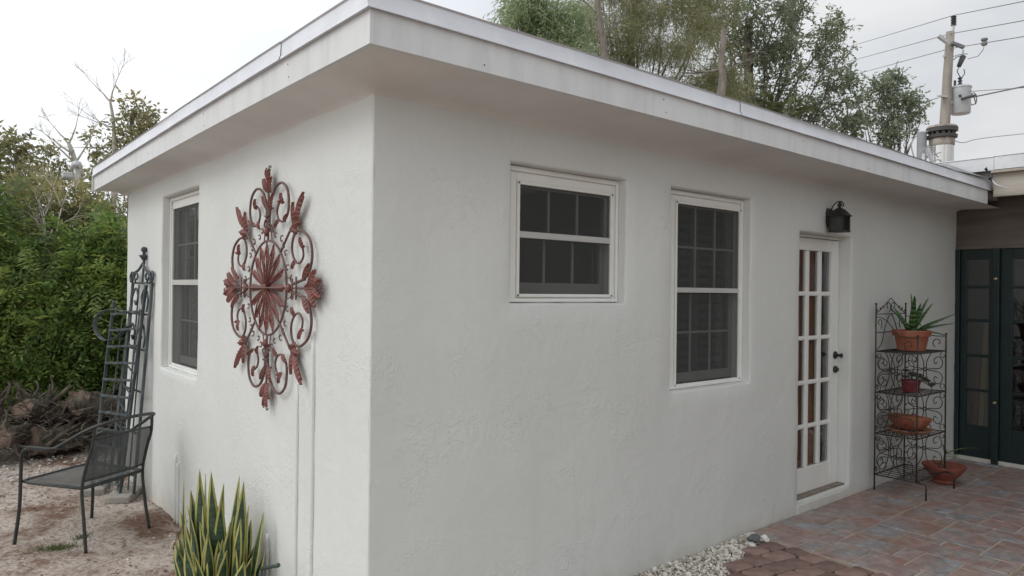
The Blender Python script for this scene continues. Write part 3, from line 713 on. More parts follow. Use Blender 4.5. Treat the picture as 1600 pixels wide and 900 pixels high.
# ------------------------------------------------------------------ red paver path and shell bed
def bed_edge(x):      # front edge of the shell bed along the wall
    return -.09 - .29*sstep(3.05, 1.75, x) if x > 1.75 else -.38 - .03*(1.75-x)
def path():
    m = MB(); xs = np.linspace(1.0, 2.995, 24)
    for a, b in zip(xs, xs[1:]):
        m.quad((a, -2.6, -.034), (b, -2.6, -.034), (b, bed_edge(b)-.0, -.034), (a, bed_edge(a), -.034))
    base = structure(m.build('path', mat('path_sand', (.16,.125,.10), .95, (.22,.18,.15), 20, .4, 90)))
    PM = mat('red_paver', (.175,.105,.09), .75, (.275,.185,.16), 9, .6, 55, obj_rand=.28)
    rng = random.Random(3); row = 0; y = -.02
    ca, sa = math.cos(R_(-10)), math.sin(R_(-10))
    for row in range(-8, 26):
        x = -1.2 + (row % 2)*.09 + rng.uniform(-.01,.01)
        while x < 3.4:
            w = rng.choice((.15,.17,.20,.13)); h = .132
            cx0, cy0 = x+w/2, .35 - row*.137
            cx = 1.0 + cx0*ca - cy0*sa; cy = cx0*sa + cy0*ca
            x += w + .006
            rad = .5*math.hypot(w,h)
            if cx + w/2 > 2.985:
                lf = cx-w/2; w = 2.985-lf; cx = lf+w/2
                if w < .045: continue
            if cx < 1.0 or cy < -2.5: continue
            if cy + h*.35 > bed_edge(cx): continue
            t = MB(); hx, hy = w/2-.001, h/2-.001; c = .016; n8 = [(-hx+c,-hy),(hx-c,-hy),(hx,-hy+c),(hx,hy-c),(hx-c,hy),(-hx+c,hy),(-hx,hy-c),(-hx,-hy+c)]
            n8 = [(p[0]+rng.uniform(-.003,.003), p[1]+rng.uniform(-.003,.003)) for p in n8]
            dz = rng.uniform(-.004,.004); tx = rng.uniform(-.02,.02)
            lo = [(p[0],p[1],-.05) for p in n8]; mi = [(p[0],p[1],-.014+dz+tx*p[0]) for p in n8]; tp = [(p[0]*.93,p[1]*.93,-.009+dz+tx*p[0]) for p in n8]
            for k in range(8): t.quad(lo[k], lo[(k+1)%8], mi[(k+1)%8], mi[k]); t.quad(mi[k], mi[(k+1)%8], tp[(k+1)%8], tp[k])
            t.poly(tp); o = t.build('paver', PM, base); o.location = (cx, cy, .007); o.rotation_euler = (0,0,R_(-10)+rng.uniform(-.03,.03))
path()
def rock(seed, r, sq=(1,1,1), n=1, amp=.35):
    bm = bmesh.new(); bmesh.ops.create_icosphere(bm, subdivisions=n, radius=r)
    for v in bm.verts:
        k = 1 + amp*mnoise.noise(v.co/r*1.1 + Vector((seed*7.1, seed*3.3, 0))); v.co = Vector((v.co.x*k*sq[0], v.co.y*k*sq[1], v.co.z*k*sq[2]))
    V = [tuple(v.co) for v in bm.verts]; F = [tuple(v.index for v in f.verts) for f in bm.faces]; bm.free(); return np.array(V), F
def scatter(name, m, spots, kinds, smooth=False, label=None, cat=None):
    """spots: (x,y,z,scale,rotmatrix,kind) joined into one mesh"""
    V = []; Fs = []; tone = []; n = 0
    for (x,y,z,s,Rm,k) in spots:
        v, f = kinds[k]; V.append(v @ Rm.T * s + (x,y,z)); Fs += [tuple(n+i for i in q) for q in f]; n += len(v); tone += [random.random()]*len(v)
    me = bpy.data.meshes.new(name); me.from_pydata(np.concatenate(V).tolist(), [], Fs); me.materials.append(m)
    a = me.attributes.new('tone', 'FLOAT', 'POINT'); a.data.foreach_set('value', tone)
    if smooth: me.polygons.foreach_set('use_smooth', [True]*len(Fs))
    o = bpy.data.objects.new(name, me); COL.objects.link(o); stuff(o)
    if label: o['label'] = label; o['category'] = cat
    return o
def rmat(a, b, c): return np.array(Matrix.Rotation(a,3,'Z') @ Matrix.Rotation(b,3,'X') @ Matrix.Rotation(c,3,'Y'))
def shells():
    kinds = [rock(i, 1, (1, random.uniform(.55,.95), random.uniform(.3,.6))) for i in range(10)]
    sp = []
    for _ in range(3600):
        x = random.uniform(.9, 3.0); e = bed_edge(x); y = random.uniform(e-.02, .0)
        if random.random() < .15: y = e - abs(random.gauss(0,.03))
        r = random.uniform(.008,.019); h = .012*(1-abs((y-e/2)/(e/2))**2)
        sp.append((x, min(y,-r*.6), -.034 + h + random.uniform(0,.022), r, rmat(random.uniform(0,6.3),random.gauss(0,.5),random.gauss(0,.5)), random.randrange(10)))
    scatter('shell_gravel', leaf_mat('shell', [(.34,.29,.23),(.60,.57,.50),(.72,.70,.65)], 0, .7), sp, kinds, label='bed of pale crushed shell and gravel along the wall', cat='gravel')
    defs = [((2.93,-.085,.012),.05,(1,.8,.7),'pale rounded stone at the end of the shell bed, against the wall',(.52,.50,.46)),
            ((2.865,-.135,.018),.052,(.8,1.0,.75),'dark grey stone among pale ones at the end of the shell bed',(.10,.105,.11)),
            ((2.95,-.165,.012),.042,(.8,1,.8),'white broken stone at the corner of the tiled patio',(.62,.61,.57)),
            ((2.80,-.075,.010),.040,(1.2,.8,.7),'flat tan stone on the shell bed nearest the wall',(.36,.33,.28)),
            ((2.775,-.175,.008),.036,(1,.9,.7),'small whitish stone on the shell bed front edge',(.56,.54,.50))]
    for i, (p, r, sq, lab, c) in enumerate(defs):
        v, f = rock(i+20, r*.8, (sq[0],sq[1],sq[2]*.8), 2, .75); me = bpy.data.meshes.new('stone'); me.from_pydata(v.tolist(), [], f); me.materials.append(mat('stone%d' % i, c, .8, tuple(k*1.25 for k in c), 25, .5, 60))
        o = bpy.data.objects.new('stone', me); COL.objects.link(o); o.location = p; o.rotation_euler = (0,0,i*1.3); smooth_by_angle(o, 35); tag(o, lab, 'stone')
shells()
# ------------------------------------------------------------------ wrought ornament on the gable wall
RUST = mat('ornament_leaf', (.125,.034,.026), .6, (.195,.062,.050), 22, .4, 90)
ROD = mat('ornament_rod', (.085,.045,.038), .55, (.16,.085,.072), 30, .3, 90)
orn = thing('wall_ornament', 'large rusty red wrought-iron scroll medallion hung on the gable wall', 'wall art', (-.03, 1.135, 1.690))
def ornament():
    S = 1.0
    # local frame: a -> -y, b -> z, d -> away from the wall (-x)
    P = lambda a, b, d=0: Vector((-d, -a*S, b*S))
    def rod(pts, r, name, m=ROD, n=7, sub=5, closed=False):
        mb = MB(); c = curve([P(*p) for p in pts], sub); k = len(c); mb.tube(c, r if not isinstance(r, tuple) else [r[0]+(r[1]-r[0])*i/(k-1) for i in range(k)], n, closed); return mb.build(name, m, orn, smooth=True)
    def leaf(p0, p1, w, name='leaf', teeth=5, bend=.02, d=.0, base=.25):
        """serrated pressed-metal leaf with a raised midrib"""
        p0 = Vector(p0); p1 = Vector(p1); ax = p1-p0; ln = ax.length; ax.normalize(); sd_ = Vector((-ax.y, ax.x))
        mb = MB(); N_ = teeth*2+2
        def edge(t, i):
            e = math.sin(math.pi*min(1, (t*(1-base)+base)))**.75 * w
            if t > .97: e = .0
            return e*(1.0 if i % 2 else .66)
        rows = []
        for i in range(N_+1):
            t = i/N_; off = (.35*w/ln if (i % 2 and 0 < i < N_) else 0)
            c = p0 + ax*ln*t; e = edge(t, i); b_ = bend*.55*math.sin(t*2.6)
            l = c + sd_*e + ax*off*ln*.6; r = c - sd_*e + ax*off*ln*.6
            rows.append((P(l.x, l.y, d+b_-.006), P(c.x, c.y, d+b_+.008), P(r.x, r.y, d+b_-.006)))
        for A, B in zip(rows, rows[1:]):
            mb.quad(A[0], A[1], B[1], B[0]); mb.quad(A[1], A[2], B[2], B[1])
        o = mb.build(name, RUST, orn); so = o.modifiers.new('thick', 'SOLIDIFY'); so.thickness = .003; return o
    def spear(p0, p1):
        ax = p1-p0; ln = ax.length; ax = ax.normalized(); sd_ = Vector((-ax.y, ax.x)); mb = MB(); rows = []; N_ = 18
        for i in range(N_+1):
            t = i/N_; e = (.006+.020*min(1,t*1.25))*(1 if t < .86 else max(0,(1-t)/.14))*(1.0 if i % 2 else .70); c = p0+ax*ln*t
            l = c+sd_*e; r = c-sd_*e; rows.append((P(l.x,l.y,.004), P(c.x,c.y,.012), P(r.x,r.y,.004)))
        for A, B in zip(rows, rows[1:]): mb.quad(A[0],A[1],B[1],B[0]); mb.quad(A[1],A[2],B[2],B[1])
        o = mb.build('spear', RUST, orn); so = o.modifiers.new('thick','SOLIDIFY'); so.thickness = .003
    def curl(c, r, a0, turn, name='curl', rr=.0035):
        pts = []
        for i in range(15):
            t = i/14; th = a0 + turn*t*5.2; q = r*(1-.72*t); pts.append((c[0]+q*math.cos(th), c[1]+q*math.sin(th), .004))
        rod(pts, rr, name, sub=2, n=5)
    # ring and radiating spears
    rod([(.268*math.cos(t), .265*math.sin(t), .0) for t in np.linspace(0, 2*math.pi, 40, endpoint=False)], .0065, 'ring', closed=True, sub=1)
    for k in range(16):
        th = math.pi/2 + 2*math.pi*k/16; u = Vector((math.cos(th), math.sin(th))); ln = .255
        spear(u*.012, u*ln)
        rod([(u.x*.01,u.y*.01,.016),(u.x*.14,u.y*.14,.022),(u.x*.262,u.y*.262,.004)], .0038, 'spear_rib', RUST, 5, 3)
    mb = MB(); mb.lathe([(0,.030),(.018,.028),(.026,.016),(.030,.006)], 16); mb.v = [tuple(P(p[0],p[1],p[2])) for p in mb.v]; mb.build('boss', RUST, orn, smooth=True)
    # the cross rods
    rod([(0,.262),(0,.45),(0,.64)], .006, 'rod'); rod([(0,-.262),(0,-.45),(0,-.64)], .006, 'rod')
    rod([(.268,.0),(.45,.0),(.69,.0)], .006, 'rod'); rod([(-.268,.0),(-.45,.0),(-.69,.0)], .006, 'rod')
    rod([(-.268,0,.02),(0,0,.03),(.268,0,.02)], .005, 'rod')
    for sx in (1,-1):
        for sy in (1,-1):
            q = lambda L_: [(sx*p[0], sy*p[1]) + tuple(p[2:]) for p in L_]
            rod(q([(.012,.315),(.017,.398),(.032,.477),(.094,.55),(.181,.572),(.256,.536),(.284,.471),(.275,.403),(.219,.360),(.155,.372),(.125,.415),(.148,.458),(.190,.470)]), (.0085,.0055), 'scroll')
            rod(q([(.345,.020),(.42,.034),(.502,.053),(.562,.103),(.583,.174),(.552,.247),(.467,.294),(.389,.295),(.343,.256),(.335,.196),(.375,.143),(.435,.130),(.478,.165),(.465,.215)]), (.0085,.0055), 'scroll')
            rod(q([(.180,.192),(.279,.282),(.387,.372),(.470,.470)]), .0065, 'rod')
            L2 = lambda a, b, *k, **kw: leaf((sx*a[0], sy*a[1]), (sx*b[0], sy*b[1]), *k, **kw)
            # acanthus at the diagonal tips
            L2((.372,.350),(.490,.492), .034, teeth=6, bend=.03, base=.15); L2((.350,.335),(.352,.452), .026, teeth=4, bend=.02); L2((.340,.322),(.448,.338), .026, teeth=4, bend=.02)
            # sprigs inside the scrolls
            L2((.200,.455),(.190,.515), .020, teeth=3); L2((.192,.468),(.158,.470), .012, teeth=2); L2((.225,.362),(.282,.395), .018, teeth=3); L2((.150,.378),(.118,.335), .018, teeth=3)
            L2((.466,.205),(.448,.262), .020, teeth=3); L2((.470,.205),(.500,.215), .012, teeth=2); L2((.390,.292),(.345,.312), .022, teeth=3); L2((.375,.150),(.352,.100), .020, teeth=3)
            L2((.480,.046),(.565,.125), .026, teeth=4, bend=.025); L2((.024,.440),(.075,.520), .022, teeth=4); 
            # end fans
            L2((.545,.012),(.640,.090), .040, teeth=5, bend=.03, base=.2); L2((.60,.010),(.700,.045), .030, teeth=4, bend=.03); L2((.500,.006),(.595,.038), .016, teeth=4, bend=.01)
            L2((.006,.540),(.058,.615), .036, teeth=5, bend=.03, base=.2); L2((.004,.595),(.026,.665), .022, teeth=3)
            curl((sx*.022, sy*.668), .018, 0, sx*sy); curl((sx*.705, sy*.022), .016, math.pi/2, sx*sy)
            for c, r in (((.205,.262),.024),((.236,.226),.024),((.286,.105),.022),((.082,.318),.022),((.262,.185),.020),((.120,.285),.020)):
                curl((sx*c[0], sy*c[1]), r, math.atan2(sy, sx), sx*sy)
            curl((sx*.036, sy*.352), .022, 0, -sx*sy, rr=.0045); curl((sx*.345, sy*.045), .022, math.pi/2, sx*sy, rr=.0045); curl((sx*.330, sy*.305), .020, 0, sx*sy, rr=.0045)
            rod(q([(.060,.262),(.040,.320),(.022,.385)]), .0035, 'stay', n=5); rod(q([(.268,.060),(.325,.045),(.352,.022)]), .0035, 'stay', n=5)
    # collars and rosettes
    for (a, b) in ((0,.312),(0,-.312),(.318,0),(-.318,0)):
        mb = MB(); mb.lathe([(0,.022),(.016,.020),(.026,.008),(.018,0)], 10); mb.v = [tuple(P(a+p[0], b+p[1], p[2])) for p in mb.v]; mb.build('rosette', RUST, orn, smooth=True)
    for s in (1,-1):
        rod([(-.032,s*.372,.008),(0,s*.382,.012),(.032,s*.372,.008)], .005, 'collar'); rod([(-.032,s*.405,.008),(0,s*.398,.012),(.032,s*.405,.008)], .005, 'collar')
        rod([(s*.352,-.05,.006),(s*.352,.05,.006)], .005, 'collar', sub=2); rod([(s*.405,-.06,.006),(s*.405,.06,.006)], .005, 'collar', sub=2)
    # standoffs that touch the wall
    for (a, b) in ((0,.45),(0,-.45),(.45,0),(-.45,0)):
        mb = MB(); mb.tube([P(a,b,-.032), P(a,b,0)], .004, 6); mb.build('standoff', ROD, orn)
ornament()

# ------------------------------------------------------------------ wall lantern
lan = thing('wall_lantern', 'black carriage lantern on the wall above the glazed door', 'lamp', (4.115, 0, 2.29))
def lantern():
    # back plate: elongated octagon
    m = MB(); o8 = [(-.036,-.085),(.036,-.085),(.050,-.045),(.050,.045),(.036,.085),(-.036,.085),(-.050,.045),(-.050,-.045)]
    o8 = [(a, b+.015) for a, b in o8]
    A = [(a, -.001, b) for a, b in o8]; B = [(a, -.016, b) for a, b in o8]; C_ = [(a*.8, -.028, (b-.015)*.86+.015) for a, b in o8]
    for R0, R1 in ((A,B),(B,C_)):
        for k in range(8): m.quad(R0[k], R0[(k+1)%8], R1[(k+1)%8], R1[k])
    m.poly(C_); m.build('back_plate', BLACK, lan)
    c = Vector((0, -.105, 0)); hw = .060
    m = MB()
    for sx in (-1,1):
        for sy in (-1,1): m.box(c.x+sx*hw-.007, c.x+sx*hw+.007, c.y+sy*hw-.007, c.y+sy*hw+.007, -.108, .020)
    m.box(c.x-.070, c.x+.070, c.y-.070, c.y+.070, -.122, -.1085); m.build('cage', BLACK, lan, bevel=.002)
    G = mat('lantern_glass', (.06,.065,.06), .18, spec=.6)
    gl = glass_mat('seeded_glass', (.42,.44,.42), 1.5, .12)
    for (a, b, cc, d) in ((-hw+.0075,hw-.0075,-hw-.002,-hw+.002),(-hw+.0075,hw-.0075,hw-.002,hw+.002)):
        m = MB(); m.box(c.x+a, c.x+b, c.y+cc, c.y+d, -.108, .019); m.build('pane', gl, lan)
        m = MB(); m.box(c.x+cc, c.x+d, c.y+a, c.y+b, -.108, .019); m.build('pane', gl, lan)
    # bell roof on a square base
    m = MB(); prof = [(.088,.0205),(.090,.026),(.074,.040),(.064,.058),(.050,.078),(.030,.092),(.014,.098),(.012,.110),(.020,.118),(.022,.128),(.014,.140),(.006,.152),(.0,.156)]
    def ring(r, z):
        k = min(1, max(0, (r-.03)/.05)); out = []
        for j in range(24):
            t = 2*math.pi*(j+.5)/24; q = 1/max(abs(math.cos(t)), abs(math.sin(t))); rr = r*(1+(q-1)*.8*k); out.append((c.x+rr*math.cos(t), c.y+rr*math.sin(t), z))
        return out
    rg = [ring(*p) for p in prof]
    for a, b in zip(rg, rg[1:]):
        for j in range(24): m.quad(a[j], a[(j+1)%24], b[(j+1)%24], b[j])
    m.poly(rg[0]); m.build('cap', BLACK, lan, auto=50)
    m = MB(); m.tube(curve([(0,-.02,.060),(0,-.035,.105),(0,-.07,.148),(0,-.115,.156),(0,-.140,.130),(0,-.132,.105)],6), .0055, 8); m.build('scroll_arm', BLACK, lan, smooth=True)
    m = MB(); m.tube([(0,-.02,.055),(0,-.06,.065),(0,-.095,.105)], .006, 8); m.build('bracket', BLACK, lan, smooth=True)
    m = MB(); m.lathe([(.012,-.108),(.012,-.075),(.018,-.068),(.026,-.045),(.024,-.025),(.010,-.008),(0,-.005)], 16, c); m.build('bulb', mat('bulb_glass', (.55,.54,.50), .15), lan, smooth=True)
lantern(); lan.scale = (.88,.88,.88)

# ------------------------------------------------------------------ iron plant stand
SX_A, SX_B, SY_B, SY_F = 4.865, 5.47, -.055, -.395
SH = (.135, .49, .845, 1.20)
stand = thing('plant_stand', 'four-shelf black wire plant stand with scrolled back beside the door', 'plant stand', (SX_A, SY_B, 0))
def plant_stand():
    w, d = SX_B-SX_A, SY_F-SY_B
    def t(pts, r, name, n=6, sub=0): 
        m = MB(); m.tube(curve(pts, sub) if sub else pts, r, n); return m.build(name, IRON, stand, smooth=True)
    for (x, y, h) in ((0,0,1.60),(w,0,1.60),(0,d,1.34),(w,d,1.34)):
        if y: t([(x,y,.13),(x,y,h)], .007, 'post', 8); t([(x,y+.002,.135),(x,y-.07,.130),(x,y-.075,.10),(x,y-.075,.001)], .007, 'foot', 8)
        else: t([(x,y,.001),(x,y,h)], .007, 'post', 8)
        m = MB(); m.lathe([(.0,.02),(.009,.016),(.011,.008),(.007,0)], 8, (x,y,h)); m.build('knob', IRON, stand, smooth=True)
    for z in SH:
        t([(0,0,z),(w,0,z),(w,d,z),(0,d,z),(0,0,z)], .006, 'shelf_rim')
        for k in range(1, 8): t([(w*k/8,0,z),(w*k/8,d,z)], .0035, 'shelf_wire', 5)
        t([(0,d/2,z-.005),(w,d/2,z-.005)], .004, 'shelf_wire', 5)
    def scroll(p, sx, sz, r, T):
        """C scroll: a stem with a spiral at each end"""
        pts = []
        for i in range(13): a = -1.3 + 5.6*i/12; q = r*(.28+.72*i/12); pts.append((q*math.cos(a), q*math.sin(a)))
        return [T(p[0]+sx*a, p[1]+sz*b) for a, b in pts]
    TB = lambda u, z: (u, .004, z); TS = lambda x: (lambda u, z: (x, -u, z))
    zs = list(SH) + [1.50]
    for lo, hi in zip(zs[:-1], zs[1:]):
        h = hi-lo; c = (lo+hi)/2
        for T, wid, nm in ((TB, w, 'back_scroll'), (TS(w), -d, 'side_scroll'), (TS(0), -d, 'side_scroll')):
            if hi > 1.4 and nm == 'side_scroll':
                t([T(0,1.50),T(wid*.25,1.47),T(wid*.6,1.34),T(wid,1.33)], .004, nm, 5, 6)
                t(scroll((wid*.8,1.27),1,1,.045,T), .004, nm, 5); continue
            if hi > 1.4: continue
            m_ = wid/2
            for s in (-1, 1):
                # two back-to-back C scrolls meeting at mid height
                pts = [T(m_+s*wid*.30, c+h*.20), T(m_+s*wid*.24, c+h*.16), T(m_+s*wid*.22, c+h*.27), T(m_+s*wid*.33, c+h*.34), T(m_+s*wid*.42, c+h*.22), T(m_+s*wid*.36, c+h*.06), T(m_+s*wid*.12, c+h*.02), T(m_+s*wid*.03, c-h*.0)]
                t(pts, .004, nm, 5, 5)
                t([T(p[0] if T is TB else -p[1], 2*c-p[2]) for p in pts], .004, nm, 5, 5)
                t([T(m_+s*wid*.03, c), T(m_+s*wid*.05, c+h*.22), T(m_+s*wid*.17, c+h*.47)], .004, nm, 5, 5)
                t([T(m_+s*wid*.03, c), T(m_+s*wid*.05, c-h*.22), T(m_+s*wid*.17, c-h*.47)], .004, nm, 5, 5)
                t(scroll((m_+s*wid*.44, c-h*.38), s, 1, .028, T), .0035, nm, 5); t(scroll((m_+s*wid*.44, c+h*.38), s, -1, .028, T), .0035, nm, 5)
            t([T(m_-.014, c-.012),T(m_+.014,c-.012)], .006, 'clasp', 6); t([T(m_-.014, c+.012),T(m_+.014,c+.012)], .006, 'clasp', 6)
    # tall crested back above the top shelf
    t([TB(0,1.36),TB(w,1.36)], .0045, 'back_rail'); t([TB(0,1.52),TB(w,1.52)], .0045, 'back_rail')
    t([TB(.02,1.21),TB(.12,1.26),TB(.2,1.42),TB(w/2,1.515),TB(w-.2,1.42),TB(w-.12,1.26),TB(w-.02,1.21)], .004, 'back_arch', 5, 6)
    for s in (-1,1):
        t(scroll((w/2+s*.22,1.44), s, 1, .05, TB), .004, 'back_scroll', 5); t(scroll((w/2+s*.055,1.585), s, 1, .055, TB), .004, 'crest_scroll', 5)
        t([TB(w/2+s*.29,1.525),TB(w/2+s*.20,1.56),TB(w/2+s*.12,1.60),TB(w/2,1.66)], .004, 'crest', 5, 5)
        for k in range(3):
            m = MB(); p = Vector(TB(w/2+s*(.14+.06*k), 1.575-.015*k)); m.poly([p, p+Vector((s*.02,-.01,.022)), p+Vector((s*.045,-.004,.01)), p+Vector((s*.02,-.01,-.010))]); m.build('iron_leaf', IRON, stand)
plant_stand()

# ------------------------------------------------------------------ pots
TERRA = mat('terracotta', (.27,.085,.045), .75, (.42,.20,.13), 7, .3, 50, ramp=(.42,.78))
TERRA2 = mat('terracotta_dark', (.20,.052,.034), .65, (.33,.12,.08), 7, .3, 50, ramp=(.42,.78))
SOIL = mat('potting_soil', (.035,.025,.018), .95, (.07,.05,.036), 40, .8, 70)
def strap(mb, p0, d0, ln, w, droop, taper=1.0, fold=.25, n=8, twist=0):
    """a pointed strap leaf, V-folded"""
    p = Vector(p0); d = Vector(d0).normalized(); side = d.cross(Vector((0,0,1)))
    if side.length < .05: side = Vector((1,0,0))
    side.normalize(); side = Matrix.Rotation(twist, 3, d) @ side
    rows = []
    for i in range(n+1):
        t = i/n; ww = w*(1-t**2.2)*(.7+.3*min(1, t*5))*taper + .0005; nrm = side.cross(d)
        rows.append((p-side*ww+nrm*ww*fold, p.copy(), p+side*ww+nrm*ww*fold)); p = p+d*(ln/n); d = (d+Vector((0,0,-droop/n))).normalized()
    for A, B in zip(rows, rows[1:]): mb.quad(A[0],A[1],B[1],B[0]); mb.quad(A[1],A[2],B[2],B[1])
ALOE = mat('aloe_leaf', (.045,.105,.035), .45, (.085,.165,.055), 12, .1, 40)
zt = SH[3]+.006
aloe = thing('potted_aloe', 'aloe with spiky green leaves in a terracotta pot on the top shelf', 'potted plant', (5.17,-.225,zt))
m = MB(); m.lathe([(0,.001),(.105,.001),(.110,.004),(.134,.125),(.150,.127),(.156,.172),(.150,.178),(.138,.174),(.130,.150)], 36); m.build('pot', TERRA, aloe, auto=40)
m = MB(); m.lathe([(0,.156),(.05,.159),(.1315,.150)], 24); m.build('soil', SOIL, aloe, smooth=True)
for (dx,dy,dz,ln,w,dr) in ((-.52,-.25,.75,.42,.026,.1),(-.35,-.35,.9,.30,.024,.1),(-.02,0,1,.34,.024,.0),(.10,-.05,1,.30,.022,.05),(.35,-.2,.9,.34,.024,.15),(.55,-.25,.85,.33,.022,.2),(.9,-.55,.48,.42,.026,.05),(.95,-.7,.42,.36,.022,.25),(-.8,-.1,.35,.24,.022,.3),(.2,-.6,.5,.25,.024,.3),(.1,.5,.8,.28,.024,.2),(-.3,.4,.8,.26,.022,.2),(.6,-.75,.15,.24,.018,.5)):
    m = MB(); strap(m, (dx*.03,dy*.03,.155), (dx,dy,dz), ln, w, dr, fold=.55); o = m.build('leaf', ALOE, aloe, smooth=True); s_ = o.modifiers.new('thick','SOLIDIFY'); s_.thickness = .006
zt = SH[2]+.006
suc = thing('potted_succulent', 'trailing grey-green succulent in a small red pot on the second shelf', 'potted plant', (5.10,-.25,zt))
m = MB(); m.lathe([(0,.001),(.060,.001),(.064,.004),(.074,.085),(.080,.088),(.080,.105),(.073,.106),(.070,.095)], 28); m.build('pot', mat('red_glaze', (.15,.014,.022), .35, (.19,.02,.03), 6), suc, auto=40)
m = MB(); m.lathe([(0,.096),(.0705,.094)], 20); m.build('soil', SOIL, suc)
SUCM = leaf_mat('succulent', [(.075,.085,.06),(.12,.125,.09),(.17,.16,.125)], .1)
def rosette(par, c, r, seed):
    rg = random.Random(seed); m = MB()
    for k in range(26):
        a = k*2.4; e = .25+1.1*(k/26); l = r*(1-.5*k/26); d = Vector((math.cos(a)*math.cos(e), math.sin(a)*math.cos(e), math.sin(e))); strap(m, c, d, l, r*.28, -.1, fold=.4, n=3)
    o = m.build('rosette', SUCM, par); at_ = o.data.attributes.new('tone','FLOAT','POINT'); at_.data.foreach_set('value', [rg.random() for _ in range(len(o.data.vertices))])
for i, (x,y,z,r) in enumerate(((-.01,-.02,.135,.065),(-.06,.02,.120,.05),(.05,.0,.14,.06),(.10,-.03,.125,.055),(.15,-.05,.10,.05),(.20,-.06,.075,.05),(.24,-.09,.05,.045),(.02,-.06,.12,.05),(.19,-.10,.045,.045),(.0,.04,.17,.05))):
    rosette(suc, Vector((x,y,z)), r, i)
for (a,b) in (((.02,-.02,.10),(.24,-.09,.04)),((.0,0,.09),(.19,-.10,.035)),((0,0,.09),(.05,0,.13))):
    m = MB(); m.tube(curve([a, tuple((Vector(a)+Vector(b))/2+Vector((0,0,.03))), b],4), .005, 5); m.build('stem', SUCM, suc)
zt = SH[1]+.006
bw = thing('terracotta_saucer', 'shallow round terracotta saucer under the bowl on the third shelf', 'saucer', (5.10,-.24,zt))
m = MB(); m.lathe([(0,.001),(.125,.001),(.150,.010),(.182,.038),(.178,.042),(.150,.020),(0,.014)], 40); m.build('dish', mat('terracotta_pale', (.30,.14,.085), .75, (.38,.20,.13), 9, .25, 50), bw, auto=40)
bo = thing('terracotta_bowl', 'wide empty terracotta bowl tilted in its saucer on the third shelf', 'bowl', (5.10,-.235,zt+.021)); bo.rotation_euler = (R_(2),R_(5),0); bo.location.z += .008
m = MB(); m.lathe([(0,.0),(.085,.0),(.105,.010),(.150,.060),(.176,.112),(.172,.118),(.164,.114),(.140,.066),(.09,.018),(0,.012)], 40); m.build('basin', TERRA, bo, auto=45)
m = MB(); m.lathe([(0,.055),(.128,.052)], 24); m.build('soil', SOIL, bo)
fb = thing('potted_seedling', 'wide red terracotta bowl with a leggy seedling on the tiles', 'potted plant', (5.62,-.335,.0035))
m = MB(); m.lathe([(0,.0),(.085,.0),(.095,.012),(.085,.030),(.135,.085),(.178,.150),(.176,.160),(.166,.156),(.125,.095),(.07,.045),(0,.04)], 44); m.build('pot', TERRA2, fb, auto=45)
m = MB(); m.lathe([(0,.108),(.06,.110),(.132,.102)], 24); m.build('soil', SOIL, fb, smooth=True)
m = MB(); m.tube(curve([(-.02,0,.105),(-.015,-.005,.20),(.0,-.01,.27)],5), [.012]*6+[.008]*5, 8); m.build('stem', mat('seedling_stem', (.17,.16,.08), .6), fb, smooth=True)
for (dx,dy,dz,ln,w,dr) in ((.75,-.75,.55,.32,.012,.7),(-.5,-.3,.6,.10,.010,.6),(.4,-.6,.1,.15,.010,.9),(-.1,-.6,.2,.12,.010,1.0),(.5,.3,.6,.15,.010,.8),(-.2,.1,1,.09,.012,0),(.9,-.3,.3,.16,.010,.8)):
    m = MB(); strap(m, (0,-.01,.255 if dz > .15 else .235), (dx,dy,dz), ln, w, dr, fold=.3); m.build('leaf', mat('seedling_leaf', (.07,.13,.03), .5, (.12,.17,.05), 12), fb, smooth=True)
# ------------------------------------------------------------------ snake plant by the gable wall
SNG = bpy.data.materials.new('snake_green'); SNG.use_nodes = True
def snake_mat():
    nt = SNG.node_tree; N = nt.nodes; L = nt.links; b = N['Principled BSDF']; b.inputs['Roughness'].default_value = .42
    tc = N.new('ShaderNodeTexCoord'); mp = N.new('ShaderNodeMapping'); mp.inputs['Scale'].default_value = (6,6,38); L.new(tc.outputs['Object'], mp.inputs[0])
    n = N.new('ShaderNodeTexNoise'); n.inputs['Scale'].default_value = 1.3; n.inputs['Detail'].default_value = 4; n.inputs['Distortion'].default_value = .6; L.new(mp.outputs[0], n.inputs['Vector'])
    r = N.new('ShaderNodeValToRGB'); r.color_ramp.elements[0].position = .38; r.color_ramp.elements[0].color = (.012,.034,.016,1); r.color_ramp.elements[1].position = .66; r.color_ramp.elements[1].color = (.045,.085,.042,1)
    L.new(n.outputs[0], r.inputs[0]); L.new(r.outputs[0], b.inputs['Base Color'])
snake_mat()
SNY = mat('snake_margin', (.30,.29,.075), .45, (.40,.38,.13), 14)
snake = thing('snake_plant', 'clump of yellow-edged snake plant at the foot of the gable wall', 'plant', (-.27, 1.14, gz(-.27,1.14)))
